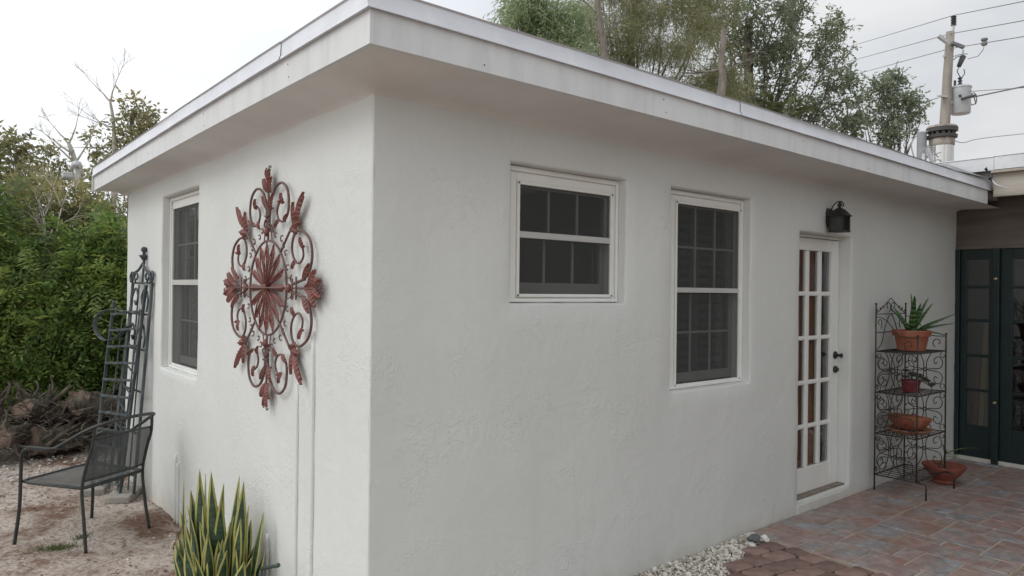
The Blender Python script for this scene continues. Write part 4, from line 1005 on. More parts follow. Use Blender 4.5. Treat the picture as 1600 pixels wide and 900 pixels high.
def snake_leaf(p0, p1, w, tw, bow):
    m = MB(); p0 = Vector(p0); p1 = Vector(p1); ax = p1-p0; ln = ax.length
    sd0 = Vector((math.cos(tw), math.sin(tw), 0)); n = 16; rows = []
    for i in range(n+1):
        t = i/n; c = p0 + ax*t + Vector((-sd0.y, sd0.x, 0))*bow*math.sin(math.pi*t)*ln
        a = tw + .5*math.sin(t*2.1+tw*3); s = Vector((math.cos(a), math.sin(a), 0)); nr = Vector((-s.y, s.x, 0))
        e = w*(.62+.38*math.sin(min(1,t*1.5)*math.pi/2))*(1 if t < .55 else max(0, 1-((t-.55)/.45)**1.5)) + .0006
        mg = min(e*.75, .0062+.004*w/.03); cup = e*.28
        rows.append((c-s*e+nr*cup, c-s*(e-mg)+nr*cup*.7, c-nr*cup*.2, c+s*(e-mg)+nr*cup*.7, c+s*e+nr*cup))
    for A, B in zip(rows, rows[1:]):
        for k in range(4):
            m.cur = 1 if k in (0,3) else 0; m.quad(A[k],A[k+1],B[k+1],B[k])
    o = m.build('leaf', [SNG, SNY], snake, auto=60); s_ = o.modifiers.new('thick','SOLIDIFY'); s_.thickness = .003
TIPS = [(287,749,.3),(312,733,.1),(321,740,.25),(330,736,-.05),(346,774,-.1),(374,744,.15),(381,752,.0),(379,779,.2),(412,800,-.1),(414,860,-.15),(292,790,.0),(340,790,.1),(312,816,-.2),(289,855,-.3),(270,864,-.1),(341,845,-.25),(382,877,-.3),(388,790,.05),(370,786,.1),(348,842,-.2),(345,792,.2),(300,830,.15),(360,815,-.05),(325,830,-.3),(330,770,.3),(402,835,.0),(279,838,.2),(355,860,-.3),(306,880,-.3),(395,870,-.2),(282,800,.25),(366,830,.1),(298,765,.35),(350,755,.3),(392,812,.2),(317,790,-.05),(333,812,.0),(376,810,-.2),(288,820,-.1),(404,852,.15),(319,850,-.25),(368,858,-.3),(300,862,-.35),(275,852,.1)]
sb = snake.location
rs = random.Random(4)
for (u, v, dd) in TIPS:
    dep = 4.06 + dd*.55
    tip = at(u, v, dep)
    if tip.x > -.05: tip.x = -.05
    bx_ = -.27 + (tip.x+.27)*.62 + rs.uniform(-.03,.03); by_ = 1.14 + (tip.y-1.14)*.62 + rs.uniform(-.03,.03)
    snake_leaf(Vector((bx_, by_, gz(bx_,by_)-.01))-sb, tip-sb, rs.uniform(.027,.037), R_(-50)+rs.uniform(-.7,.7), rs.uniform(-.05,.05))
DRY = mat('dry_leaf', (.30,.22,.14), .8, (.42,.34,.24), 10, .3, 40)
for k in range(7):
    p = at(272+rs.uniform(-6,8), 835+rs.uniform(-12,30), 4.15)-sb
    m = MB(); d = Vector((rs.uniform(-1,.2), rs.uniform(-.4,.8), rs.uniform(-.3,.6))); strap(m, p, d, rs.uniform(.08,.14), .009, 1.6, fold=.5, n=7, twist=rs.uniform(0,3)); m.build('dry_leaf', DRY, snake)
# green hose stub sticking out by the plant
hs = MB(); a, b = Vector((-.12,.935,.196)), Vector((-.12,.712,.281))
hs.tube([a, a.lerp(b,.9), b], [.010,.010,.012], 10); hs.tube([a, Vector((-.12,.97,.10)), Vector((-.12,.98,-.05))], .010, 8)
tag(hs.build('hose_stub', mat('hose', (.05,.075,.06), .5), smooth=True), 'dark green hose end poking out to the right of the snake plant', 'hose')

# ------------------------------------------------------------------ mesh armchair
CHM = mat('chair_paint', (.016,.020,.018), .42, (.03,.035,.032), 25, .15, 90)
CHMESH = sheer_mat('chair_mesh', (.055,.062,.062), .78)
chair = thing('garden_chair', 'dark green wrought-iron garden armchair with mesh seat, seen from behind', 'chair', (-.585, 3.074, -.1))
def armchair():
    fw = Vector((-.304,.462,0)).normalized(); rt = Vector((.425,.316,0)).normalized(); rt = (rt - fw*rt.dot(fw)).normalized()
    Q = lambda r, f, z: rt*r + fw*f + Vector((0,0,z))
    z0 = -.002
    def t(pts, r, name, sub=6, n=8): m = MB(); m.tube(curve([Q(*p) for p in pts], sub), r, n); return m.build(name, CHM, chair, smooth=True)
    # one bent bar each side: front leg, arm, sweep up to the back
    half = lambda s: [(s*.315,.285,z0),(s*.300,.262,.25),(s*.292,.262,.50),(s*.300,.245,.625),(s*.312,.17,.672),(s*.315,.05,.672),(s*.312,-.06,.690),(s*.300,-.17,.750),(s*.278,-.285,.815),(s*.21,-.385,.862),(0,-.425,.880)]
    for s in (-1,1): t(half(s), .0115, 'arm_bar', 6, 10)
    for s in (-1,1):
        t([(s*.275,-.300,z0),(s*.265,-.268,.20),(s*.262,-.245,.42),(s*.258,-.285,.60),(s*.255,-.325,.72),(s*.250,-.335,.836)], .011, 'rear_leg', 6, 10)
        # flat armrest pad on the bar
        m = MB()
        for k in range(8):
            a = .19-.30*k/8; b = .19-.30*(k+1)/8; f = lambda q: .684+ (max(0,-q)*.12)
            w = lambda q: .020
            m.quad(Q(s*.313-w(a),a,f(a)), Q(s*.313+w(a),a,f(a)), Q(s*.313+w(b),b,f(b)), Q(s*.313-w(b),b,f(b)))
        o = m.build('armrest', CHM, chair); q = o.modifiers.new('thick','SOLIDIFY'); q.thickness = .006; q.offset = 0
    # seat
    sp = [(-.262,-.245,.425),(.262,-.245,.425),(.288,.20,.432),(.275,.262,.430),(.20,.285,.428),(-.20,.285,.428),(-.275,.262,.430),(-.288,.20,.432)]
    m = MB(); m.tube([Q(*p) for p in sp], .010, 8, closed=True); m.build('seat_rim', CHM, chair, smooth=True)
    m = MB(); n = 10
    for i in range(n):
        for j in range(n):
            def g(i, j):
                u = i/n*2-1; v = j/n; w = .262+.02*v; return Q(u*w, -.245+.52*v*(1-.04*abs(u)**4), .428-.018*(1-u*u)*math.sin(math.pi*v))
            m.quad(g(i,j), g(i+1,j), g(i+1,j+1), g(i,j+1))
    m.build('seat_mesh', CHMESH, chair, smooth=True)
    # back panel: mesh in its own frame, slightly hollow
    def bk(u, v): return Q(u*(.252-.006*v), -.250-.075*v-.040*(1-u*u)*(.4+.6*v), .47+.285*v+.012*(1-u*u)*v)
    m = MB()
    for i in range(n):
        for j in range(n): m.quad(bk(i/n*2-1,j/n), bk((i+1)/n*2-1,j/n), bk((i+1)/n*2-1,(j+1)/n), bk(i/n*2-1,(j+1)/n))
    m.build('back_mesh', CHMESH, chair, smooth=True)
    for v in (0,1):
        m = MB(); m.tube([bk(i/12*2-1,v) for i in range(13)], .008, 8); m.build('back_rail', CHM, chair, smooth=True)
    t([(-.262,-.245,.42),(0,-.25,.415),(.262,-.245,.42)], .009, 'cross_bar', 3)
    for s in (-1,1): t([(s*.262,-.245,.42),(s*.290,.20,.428)], .009, 'side_rail', 3)
armchair()

# ------------------------------------------------------------------ trellises against the wall
TRL = mat('verdigris_iron', (.030,.038,.040), .6, (.105,.125,.132), 20, .4, 60, stretch=(1,1,.35), ramp=(.38,.72))
def trellis_front():
    A0, A1 = Vector((-.205,3.885,-.045)), Vector((-.045,3.790,1.70)); B0, B1 = Vector((-.335,4.330,-.045)), Vector((-.185,4.320,1.53))
    t = thing('garden_trellis', 'weathered grey iron ladder trellis leaning on the wall, its top curled outward', 'trellis', (-.26,4.10,-.1)); o = Vector((-.26,4.10,-.1))
    def bar(a, b, w, th, name): m = MB(); m.bar(a-o, b-o, w, th, (1,.1,0)); m.build(name, TRL, t, bevel=.002)
    bar(A0, A1, .026, .022, 'post'); bar(B0, B1, .026, .022, 'post')
    m = MB(); m.lathe([(0,.03),(.014,.024),(.016,.012),(.010,0)], 8, B1-o); m.build('knob', TRL, t, smooth=True)
    n = 11
    for i in range(n):
        k = .04 + .90*i/(n-1); bar(A0.lerp(A1,k*.93)+Vector((-.012,0,0)), B0.lerp(B1,k)+Vector((-.012,0,0)), .020, .014, 'rung')
    C0, C1 = A0.lerp(B0,.5), A0.lerp(A1,.93).lerp(B0.lerp(B1,.94),.5)
    bar(C0+Vector((.022,.0,0)), C1+Vector((.022,.0,0)), .060, .010, 'centre_slat')
    for f_ in (.22,.76): bar(A0.lerp(B0,f_)+Vector((.028,0,0)), A0.lerp(A1,.90).lerp(B0.lerp(B1,.90),f_)+Vector((.028,0,0)), .016, .008, 'slat')
    # wide bent strap curling past the far post
    top = B0.lerp(B1,.93); a = A0.lerp(A1,.86)
    d = (top-a).normalized()
    P = [a, a.lerp(top,.5)+Vector((-.02,0,.04)), top+d*.05+Vector((-.02,0,.06)), top+d*.22+Vector((-.03,0,.0)), top+d*.24+Vector((-.03,0,-.12)), top+d*.10+Vector((-.02,0,-.21)), top-d*.12+Vector((-.01,0,-.19)), a.lerp(top,.45)+Vector((0,0,-.10))]
    c = curve([p-o for p in P], 6); m = MB()
    for p, q in zip(c, c[1:]): m.quad(p+Vector((-.018,0,0)), p+Vector((.018,0,0)), q+Vector((.018,0,0)), q+Vector((-.018,0,0)))
    ob = m.build('curled_strap', TRL, t, smooth=True); s = ob.modifiers.new('thick','SOLIDIFY'); s.thickness = .006
    for i in range(8):      # diagonal bracing seen through the rungs
        k = .05+.105*i; p = A0.lerp(A1,k).lerp(B0.lerp(B1,k),.12)+Vector((.02,0,0)); q = A0.lerp(A1,k+.09).lerp(B0.lerp(B1,k+.09),.55)+Vector((.02,0,0)); bar(p, q, .020, .006, 'brace')
trellis_front()
def trellis_back():
    o = Vector((-.10,3.86,-.1)); t = thing('arch_trellis', 'arched iron trellis with urn finial standing between the ladder trellis and wall', 'trellis', o)
    a0, a1 = Vector((-.120,3.79,-.045)), Vector((-.016,3.715,1.72)); b0, b1 = Vector((-.165,4.20,-.045)), Vector((-.050,4.24,1.72))
    def bar(a, b, w, th, name): m = MB(); m.bar(a-o, b-o, w, th, (1,.1,0)); m.build(name, TRL, t, bevel=.002)
    bar(a0, a1, .026, .020, 'post'); bar(b0, b1, .026, .020, 'post')
    L = lambda u, z: a0.lerp(b0,u) + (a1.lerp(b1,u)-a0.lerp(b0,u))*((z+.045)/1.765)
    bar(L(.34,-.04), L(.34,1.70), .014, .010, 'slat'); bar(L(.66,-.04), L(.66,1.70), .014, .010, 'slat')
    for z in (.10,.45,.80,1.15,1.45,1.715): bar(L(0,z), L(1,z), .018, .012, 'rung')
    def tb(pts, r, name): m = MB(); m.tube(curve([L(u,z)-o+Vector((-.01,0,0)) for u, z in pts],6), r, 6); m.build(name, TRL, t, smooth=True)
    for s in (0,1):
        f = lambda u: u if s == 0 else 1-u
        tb([(f(.02),1.72),(f(.10),1.80),(f(.32),1.83),(f(.50),1.885)], .011, 'arch')
        tb([(f(-.03),1.725),(f(-.08),1.77),(f(-.02),1.81),(f(.06),1.785),(f(.02),1.755)], .011, 'volute')
        tb([(f(.20),1.725),(f(.12),1.77),(f(.20),1.805),(f(.30),1.775),(f(.24),1.745)], .009, 'volute')
        tb([(f(.10),1.47),(f(.08),1.58),(f(.25),1.67),(f(.40),1.60),(f(.33),1.53),(f(.24),1.56)], .009, 'scroll')
        tb([(f(.10),1.17),(f(.08),1.26),(f(.22),1.36),(f(.38),1.30),(f(.32),1.23),(f(.24),1.26)], .009, 'scroll')
    bar(L(.5,1.72), L(.5,1.89), .020, .014, 'stem')
    m = MB(); m.lathe([(0,0),(.012,0),(.014,.012),(.010,.022),(.018,.034),(.036,.062),(.042,.070),(.016,.074),(.011,.092),(.022,.108),(.026,.122),(.020,.138),(0,.146)], 16, L(.5,1.885)-o); m.build('finial', TRL, t, auto=50)
trellis_back()
m = MB(); m.box(-.17,.17,-.10,.10,0,.062); o = m.build('concrete_block', mat('concrete', (.27,.25,.22), .9, (.36,.34,.30), 9, .5, 70), bevel=.012); o.location = (-.165,3.93,-.108); o.rotation_euler = (0,0,R_(60)); tag(o, 'rough grey concrete block under the trellis feet', 'block')
m = MB(); m.box(-.17,.17,-.10,.10,0,.062); o = m.build('concrete_block', MATS['concrete'], bevel=.012); o.location = (-.325,4.31,-.108); o.rotation_euler = (0,0,R_(75)); tag(o, 'second concrete block, farther back under the far trellis post', 'block')

# ------------------------------------------------------------------ log pile in front of the hedge
BARK = mat('log_bark', (.035,.028,.022), .95, (.155,.128,.10), 9, 1.0, 22, stretch=(2,2,.8))
CUT = mat('log_cut', (.085,.058,.045), .95, (.215,.155,.12), 14, 1.0, 25)
def log(name, p0, p1, r0, r1, label, seed, stub=None):
    p0, p1 = Vector(p0), Vector(p1); o = thing(name, label, 'log', p0, group='felled logs heaped before the hedge')
    r0 *= .82; r1 *= .82; ax = p1-p0; n, k = 20, 26; d = ax.normalized(); a = d.orthogonal().normalized(); b = d.cross(a); rings = []
    for i in range(n+1):
        t = i/n; row = []
        for j in range(k):
            th = 2*math.pi*j/k; q = Vector((math.cos(th)*1.3, math.sin(th)*1.3, t*3+seed*5)); r = (r0+(r1-r0)*t)*(1+.38*mnoise.noise(q)+.22*mnoise.noise(q*2.7)+.26*mnoise.noise(Vector((math.cos(th)*4.5,math.sin(th)*4.5,t*1.5+seed*3))))
            row.append(ax*t + (a*math.cos(th)+b*math.sin(th))*r)
        rings.append(row)
    m = MB()
    for A, B in zip(rings, rings[1:]):
        for j in range(k): m.quad(A[j],A[(j+1)%k],B[(j+1)%k],B[j])
    m.build('bark', BARK, o, auto=70)
    for row, s in ((rings[0],-1),(rings[-1],1)):
        m = MB(); c = sum(row, Vector())/k; mid = [c.lerp(p,.6)+d*s*.012 for p in row]
        for j in range(k): m.quad(row[j],row[(j+1)%k],mid[(j+1)%k],mid[j])
        m.poly(mid); m.build('cut_end', CUT, o)
    rg = random.Random(seed*17)
    for k in range(20):      # gnarled roots and broken twigs
        t = rg.uniform(.0,1); th = rg.uniform(0,6.3); s0 = ax*t + (a*math.cos(th)+b*math.sin(th))*(r0*.7); dv = (s0-ax*t).normalized()+Vector((rg.uniform(-.9,.9),rg.uniform(-.9,.5),rg.uniform(-.5,.6))); dv.normalize()
        pts = [s0]; q = s0.copy()
        for i in range(5): dv = (dv+Vector((rg.uniform(-1,1),rg.uniform(-1,1),rg.uniform(-1,.9)))*.55).normalized(); q = q+dv*rg.uniform(.03,.095); pts.append(q.copy())
        rr = rg.uniform(.008,.034); m = MB(); cc = curve(pts,3); m.tube(cc, [rr*(1-.8*i/len(cc))*(1+.25*mnoise.noise(Vector((i*.9,k,seed)))) for i in range(len(cc))], 7); m.build('root', BARK, o, smooth=True)
    if stub:
        for (t, dirv, ln, rr) in stub:
            s0 = ax*t; m = MB(); dv = Vector(dirv).normalized(); pts = [s0, s0+dv*(ln*.5)+Vector((.02,0,.01)), s0+dv*ln]; m.tube(curve(pts,4), [rr*(1-.06*i) for i in range(9)], 8); m.build('branch_stub', BARK, o, smooth=True)
def lg(u, v, y): return ony(u, v, y)
LOGS = [('log',(120,628,6.0),(190,640,6.55),.155,.14,'thick log with two pale cut faces on top of the heap',1,[(.06,(-.3,-.9,-.05),.17,.10)]),
 ('log',(35,640,6.05),(110,655,6.5),.135,.12,'gnarled grey-brown log with a knotty end, left of the thick log',2,[(.3,(.55,-.3,.55),.42,.035)]),
 ('log',(102,633,6.2),(60,680,6.5),.062,.055,'slim sawn log tipped upright in the middle of the heap',3,None),
 ('log',(2,686,5.75),(75,668,6.35),.115,.10,'splintered log with a pale torn end at the left of the heap',4,[(.25,(.5,-.6,.75),.20,.025)]),
 ('log',(48,692,5.95),(160,676,6.2),.175,.15,'big dark rootball log low in the middle of the heap',5,[(.35,(-.4,-.7,.5),.22,.03),(.7,(.3,-.8,.1),.2,.04)]),
 ('log',(132,690,6.05),(205,690,6.6),.15,.13,'dark log at the right foot of the heap behind the chair',6,None),
 ('log',(5,650,6.3),(-70,668,6.4),.15,.13,'weathered log reaching out of the picture on the left',7,[(.2,(-.2,-.7,.5),.3,.03)]),
 ('log',(165,648,6.35),(235,650,6.9),.12,.11,'pale smooth log end behind the trellis rungs',8,None),
 ('log',(-30,690,5.9),(-110,672,6.3),.16,.14,'bulky log at the far left foot of the heap',9,None)]
for (nm,a,b,r0,r1,lab,sd_,st) in LOGS: log(nm, lg(*a), lg(*b), r0, r1, lab, sd_, st)
m = MB(); a, b = ony(72,698,5.75), ony(128,660,6.0); m.tube(curve([a, a.lerp(b,.35)+Vector((0,0,.02)), a.lerp(b,.7)+Vector((0,0,.01)), b],5), [.022-.0006*i for i in range(16)], 8); tag(m.build('stick', BARK, smooth=True), 'thin bare stick propped against the front of the log heap', 'stick')

# ------------------------------------------------------------------ foliage machinery
def leaf_mesh(name, pos, ax, sd_, ln, wd, tone, m, parent, fold=None):
    """one rhombic blade per row"""
    n = len(pos); ln = np.asarray(ln)[:,None]; wd = np.asarray(wd)[:,None]
    nr = np.cross(ax, sd_); V = np.empty((n,4,3))
    V[:,0] = pos; V[:,1] = pos+ax*ln*.45+sd_*wd+nr*wd*.35; V[:,2] = pos+ax*ln; V[:,3] = pos+ax*ln*.45-sd_*wd+nr*wd*.35
    me = bpy.data.meshes.new(name); me.vertices.add(n*4); me.vertices.foreach_set('co', V.reshape(-1)); me.loops.add(n*4); me.loops.foreach_set('vertex_index', np.arange(n*4, dtype=np.int32))
    me.polygons.add(n); me.polygons.foreach_set('loop_start', np.arange(0,n*4,4,dtype=np.int32)); me.polygons.foreach_set('loop_total', np.full(n,4,dtype=np.int32))
    a = me.attributes.new('tone','FLOAT','POINT'); a.data.foreach_set('value', np.repeat(np.clip(tone,0,1),4).astype(np.float32)); me.materials.append(m); me.update(calc_edges=True)
    o = bpy.data.objects.new(name, me); COL.objects.link(o)
    if parent: o.parent = parent
    return o
def unit(v): return v/np.maximum(np.linalg.norm(v,axis=-1,keepdims=True),1e-9)
def sprays(cl, n, per, spread, droop, hug=.55):
    """twig anchors through a set of (centre, radius) clumps: returns anchors, outward directions"""
    C_ = np.array([c[0] for c in cl]); Rr = np.array([c[1] for c in cl]); w = (Rr.mean(axis=1) if Rr.ndim > 1 else Rr)**2.2
    k = RNG.choice(len(cl), n, p=w/w.sum()); d = unit(RNG.normal(size=(n,3))); rad = RNG.random(n)**hug
    rr = Rr[k] if Rr.ndim > 1 else Rr[k][:,None]*np.array([1,1,.85])
    return C_[k]+d*rad[:,None]*rr, d, k, rad
def foliage(name, cl, n, per, ln, wd, twig, droop, m, parent, tone0=.5, tvar=.22, hug=.55, pinnate=False, org=(0,0,0), up=.0):
    P, D, k, rad = sprays(cl, n, per, .5, droop, hug)
    ct = RNG.normal(size=len(cl))*.17
    T = unit(D*.8 + RNG.normal(size=(n,3))*.6 + np.array([0,0,up-droop]))
    pos=[]; ax=[]; sd_=[]; L=[]; Wd=[]; tn=[]
    S = unit(np.cross(T, RNG.normal(size=(n,3))*.5+np.array([0,0,1]))); Nn = np.cross(S,T)
    tw = twig*RNG.uniform(.6,1.25,n); tb = tone0+ct[k]+RNG.normal(size=n)*tvar*.6
    for j in range(per):
        t = (j+.6)/per; s = 1 if j % 2 else -1
        p = P + T*(tw*t)[:,None] + np.array([0,0,-1])*(tw*t*t*droop*.6)[:,None]
        if pinnate: a = unit(S*s*.85 + T*.55 + RNG.normal(size=(n,3))*.12 + np.array([0,0,-.15])); sv = unit(np.cross(Nn,a))
        else: a = unit(T*.6 + S*s*RNG.uniform(.2,1,n)[:,None] + RNG.normal(size=(n,3))*.45 + np.array([0,0,-droop*.6])); sv = unit(np.cross(a, RNG.normal(size=(n,3))))
        pos.append(p); ax.append(a); sd_.append(sv); L.append(ln*RNG.uniform(.7,1.25,n)); Wd.append(wd*RNG.uniform(.75,1.2,n)); tn.append(tb+RNG.normal(size=n)*tvar*.5)
    c = np.concatenate
    return leaf_mesh(name, c(pos)-np.array(org), c(ax), c(sd_), c(L), c(Wd), c(tn), m, parent)
def limb(mb, a, b, r0, r1, seed, wig=.08, n=7):
    a, b = Vector(a), Vector(b); ln = (b-a).length; pts = []
    for i in range(n+1):
        t = i/n; q = a.lerp(b,t); 
        if 0 < i < n: q += Vector((mnoise.noise(Vector((t*3,seed,0))), mnoise.noise(Vector((t*3,seed,9))), mnoise.noise(Vector((t*3,seed,5)))*.5))*wig*ln
        pts.append(q)
    mb.tube(pts, [r0+(r1-r0)*i/n for i in range(n+1)], 7); return pts
SHM = leaf_mat('shrub_leaf', [(.06,.105,.035),(.155,.245,.06),(.36,.41,.12)], .5, .42)
SHB = leaf_mat('shrub_bronze', [(.11,.13,.06),(.24,.25,.11),(.42,.36,.17)], .5, .5)
TRB = mat('tree_bark', (.085,.072,.06), .95, (.17,.15,.13), 9, .7, 30, stretch=(1,1,.4))
def split(cl, k=8, s=.42, flat=.5):
    out = []
    for c, r in cl:
        for _ in range(k):
            d = Vector((random.gauss(0,1), random.gauss(0,1), random.gauss(.15,1))).normalized()*random.uniform(.45,.95)
            f = random.uniform(.7,1.25)*s; out.append(((c[0]+d.x*r[0], c[1]+d.y*r[1], c[2]+d.z*r[2]), (r[0]*f, r[1]*f, r[2]*f*flat)))
    return out
def shrub(label, base, clumps, n, tone=.5, ln=.088, wd=.016, twig=.40, mm=None):
    base = Vector(base); t = thing('shrub', label, 'shrub', base, group='hedge shrubs behind the log heap')
    m = MB(); rg = random.Random(len(label))
    for i, (c, r) in enumerate(clumps):
        pts = limb(m, (rg.uniform(-.15,.15), rg.uniform(-.15,.15), -.1), Vector(c)-base, .035, .008, i, .10)
        for k in range(4): limb(m, pts[-2-k % 3], Vector(c)-base+Vector((rg.uniform(-1,1),rg.uniform(-1,1),rg.uniform(-.4,1)))*(sum(r)/3), .010, .003, i*7+k, .1, 5)
    m.build('trunk', TRB, t, smooth=True)
    foliage('crown', split(clumps,9,.44,.45)+clumps[:2], n, 13, ln, wd, twig, .40, mm or SHM, t, tone, .30, .6, True, base); return t
def cl3(u, v, d, rp, sq=(1,1,1)):
    """clump centred where the eye sees (u, v) at depth d, radius rp pixels at that depth"""
    r = rp*d/FPX; return (tuple(at(u, v, d)), (r*sq[0], r*sq[1], r*sq[2]))
C3 = lambda L, d: [cl3(u, v, d+dz, r) for (u, v, r, dz) in L]
# hedge on the left (each shrub has its own stems)
shrub('bright green feathery shrub at the left edge, directly above the logs', (-.75,7.6,-.1), C3([(15,560,62,.3),(30,480,62,.2),(0,345,46,.5),(-40,320,50,.5),(-30,520,60,.4),(20,410,58,.3),(-45,430,60,.4),(55,590,45,.0),(75,530,50,.1),(-60,590,60,.3)], 8.4), 2300, .55)
shrub('green feathery shrub beside the far corner of the cottage', (.15,7.9,-.1), C3([(150,560,55,.2),(165,480,60,.3),(185,365,34,.6),(120,520,50,.0),(180,420,55,.4),(195,540,50,.6),(110,440,50,.2),(140,390,45,.4),(215,470,55,.8),(110,590,42,.0),(170,610,45,.3)], 8.5), 2700, .53)
shrub('taller shrub with brownish tips behind the feathery ones', (-.3,9.3,-.1), C3([(30,335,60,.3),(90,345,58,.2),(60,300,26,.3),(150,300,22,.3),(150,345,55,.4),(-30,350,60,.5),(190,350,50,.5),(60,400,60,.0),(130,330,42,.2),(10,310,40,.4),(195,400,60,.4),(90,450,70,.5),(-60,400,70,.4)], 9.9), 1700, .5, mm=SHB)
shrub('dark leafy shrub deep in the hedge, low behind the logs', (-.2,8.9,-.1), C3([(40,600,75,.3),(120,600,75,.3),(-40,600,75,.3),(80,520,90,.4),(180,590,70,.5),(0,520,80,.4),(160,500,80,.6)], 9.6), 1800, .20, .10, .024)
shrub('feathery shrub out to the left beyond the logs', (-2.6,7.4,-.1), [((-2.6,7.4,.7),(.9,.8,.8)),((-3.0,7.2,1.5),(.8,.7,.8)),((-2.2,7.6,1.7),(.8,.7,.8)),((-2.7,7.7,2.5),(.8,.7,.7)),((-1.7,7.8,1.2),(.6,.6,.7)),((-1.9,7.9,2.4),(.6,.6,.6))], 1300, .48)
# twiggy dead sprays in the upper hedge
DEAD = mat('dead_wood', (.38,.35,.31), .9, (.50,.47,.43), 12, .4, 40)
def branching(mb, p, d, ln, r, depth, rg, spread=.55, k=(2,3)):
    pts = [p]; q = p.copy(); dd = d.copy()
    for i in range(4):
        dd = (dd + Vector((rg.uniform(-1,1), rg.uniform(-1,1), rg.uniform(-.6,.8)))*.13).normalized(); q = q+dd*(ln/4); pts.append(q.copy())
    mb.tube(pts, [r*(1-.10*i) for i in range(5)], 5 if depth < 2 else 6)
    if depth == 0: return
    for i in range(rg.choice(k)):
        s = pts[rg.choice((2,3,4,4))]; nd = (dd + Vector((rg.uniform(-1,1), rg.uniform(-1,1), rg.uniform(-.5,.9)))*spread).normalized()
        branching(mb, s, nd, ln*rg.uniform(.55,.8), r*.62, depth-1, rg, spread, k)
m = MB(); rg = random.Random(8)
for (u,v) in ((70,400),(85,385),(60,415)):
    branching(m, at(u,v,9.3), Vector((rg.uniform(-.2,.3),-.25,.9)).normalized(), .5, .012, 3, rg, .7)
tag(m.build('dead_branch', DEAD, smooth=True), 'grey leafless twigs sticking up through the hedge on the left', 'branch')

def tree(name, label, base, r0, trunk_top, clumps, limbs_from, foliages, bark=TRB, group=None, org=None):
    base = Vector(base); t = thing(name, label, 'tree', base, group=group); m = MB(); top = Vector(trunk_top)
    tp = limb(m, (0,0,-.2), top-base, r0, r0*.45, len(label), .03, 10)
    for i, (c, r) in enumerate(clumps):
        c = Vector(c)-base; j = min(10, max(limbs_from, int(10*(c.z*.62)/max(.1,(top-base).z)))); pts = limb(m, tp[j], c, r0*.20, r0*.05, i*3.1, .09)
        rg = random.Random(i)
        for k in range(3): limb(m, pts[4+k % 3], c+Vector((rg.uniform(-1,1),rg.uniform(-1,1),rg.uniform(-.6,1)))*(sum(r)/3*.9), r0*.045, r0*.015, i+k*9, .1, 5)
    m.build('trunk', bark, t, smooth=True)
    fc = split(clumps, 6, .45, .75)
    for (n, per, ln, wd, tw, dr, mm, tone, tv, hug) in foliages: foliage('crown', fc, n, per, ln, wd, tw, dr, mm, t, tone, tv, hug, False, base)
    return t
OAK = leaf_mat('oak_leaf', [(.15,.175,.11),(.25,.29,.19),(.38,.42,.30)], .55, .35)
CAS = leaf_mat('casuarina_leaf', [(.21,.215,.11),(.33,.34,.19),(.45,.43,.27)], .58, .6)
EUC = leaf_mat('feather_leaf', [(.22,.28,.15),(.36,.44,.25),(.52,.58,.38)], .58, .5)
BRN = leaf_mat('bronze_leaf', [(.16,.18,.085),(.30,.30,.16),(.44,.38,.21)], .55, .5)
tree('oak_tree', 'big grey-green oak behind the roof, nearest the utility pole', (13.6,6.2,-.1), .20, at(1170,30,17.3),
     C3([(1290,40,26,0),(1250,15,34,.3),(1200,25,40,-.3),(1150,5,38,.3),(1230,70,42,0),(1290,95,38,.2),(1310,120,26,0),(1180,85,40,.4),(1245,125,40,-.3),(1285,160,30,.2),(1200,150,34,.1),(1140,60,40,.6),(1100,20,40,.5),(1320,85,18,.1),(1230,-40,50,0),(1160,-50,55,.3),(1265,-15,28,.2),(1080,-40,50,.4),(1320,150,18,0),(1335,178,22,.1),(1322,205,26,.2),(1255,190,34,.2),(1200,200,40,.3),(1130,170,50,.4),(1300,40,18,.1)], 17), 4,
     [(3500,7,.105,.022,.30,.15,OAK,.5,.26,.62)])
tree('oak_sapling', 'small oak with thin open crown between the big oak and the pole', (16.4,4.3,-.1), .14, at(1385,190,17.5),
     C3([(1375,135,19,0),(1395,118,14,.1),(1400,155,22,.2),(1425,165,20,0),(1440,172,11,.1),(1370,170,22,.2),(1350,195,24,0),(1395,195,24,.1),(1385,215,18,0),(1345,160,12,.1),(1420,190,12,.2),(1405,120,9,0)], 17), 4,
     [(720,7,.10,.021,.24,.15,OAK,.52,.26,.6)])
tree('casuarina', 'brownish-green casuarina with wispy drooping foliage above the middle of the roof', (10.4,8.4,-.1), .17, at(1010,-60,16),
     C3([(960,30,44,0),(920,20,34,.2),(1000,60,46,.1),(1040,20,50,.3),(1050,85,46,0),(1085,60,44,.2),(1100,120,40,.1),(980,100,40,.3),(930,70,30,0),(1130,95,36,.4),(1000,-20,50,.3),(1060,-40,50,0),(940,-30,45,.2),(1110,0,44,.5),(1150,140,36,.1),(1060,130,40,.2),(1125,150,34,.0)], 15.6), 5,
     [(5400,6,.19,.0055,.34,.75,CAS,.5,.25,.55),(900,6,.13,.012,.3,.5,CAS,.65,.22,.6)])
tree('feather_tree', 'light green feathery tree above the left part of the roof', (7.2,7.9,-.1), .18, at(850,10,14.6),
     C3([(810,20,30,0),(845,10,36,.2),(880,35,34,.1),(790,28,18,.2),(830,45,34,.3),(870,70,36,0),(905,60,28,.2),(850,-25,45,.1),(900,5,26,.3),(800,0,22,.2),(905,95,30,.1),(820,-20,30,.2)], 14.2), 5,
     [(2300,7,.12,.011,.28,.75,EUC,.5,.26,.5)])
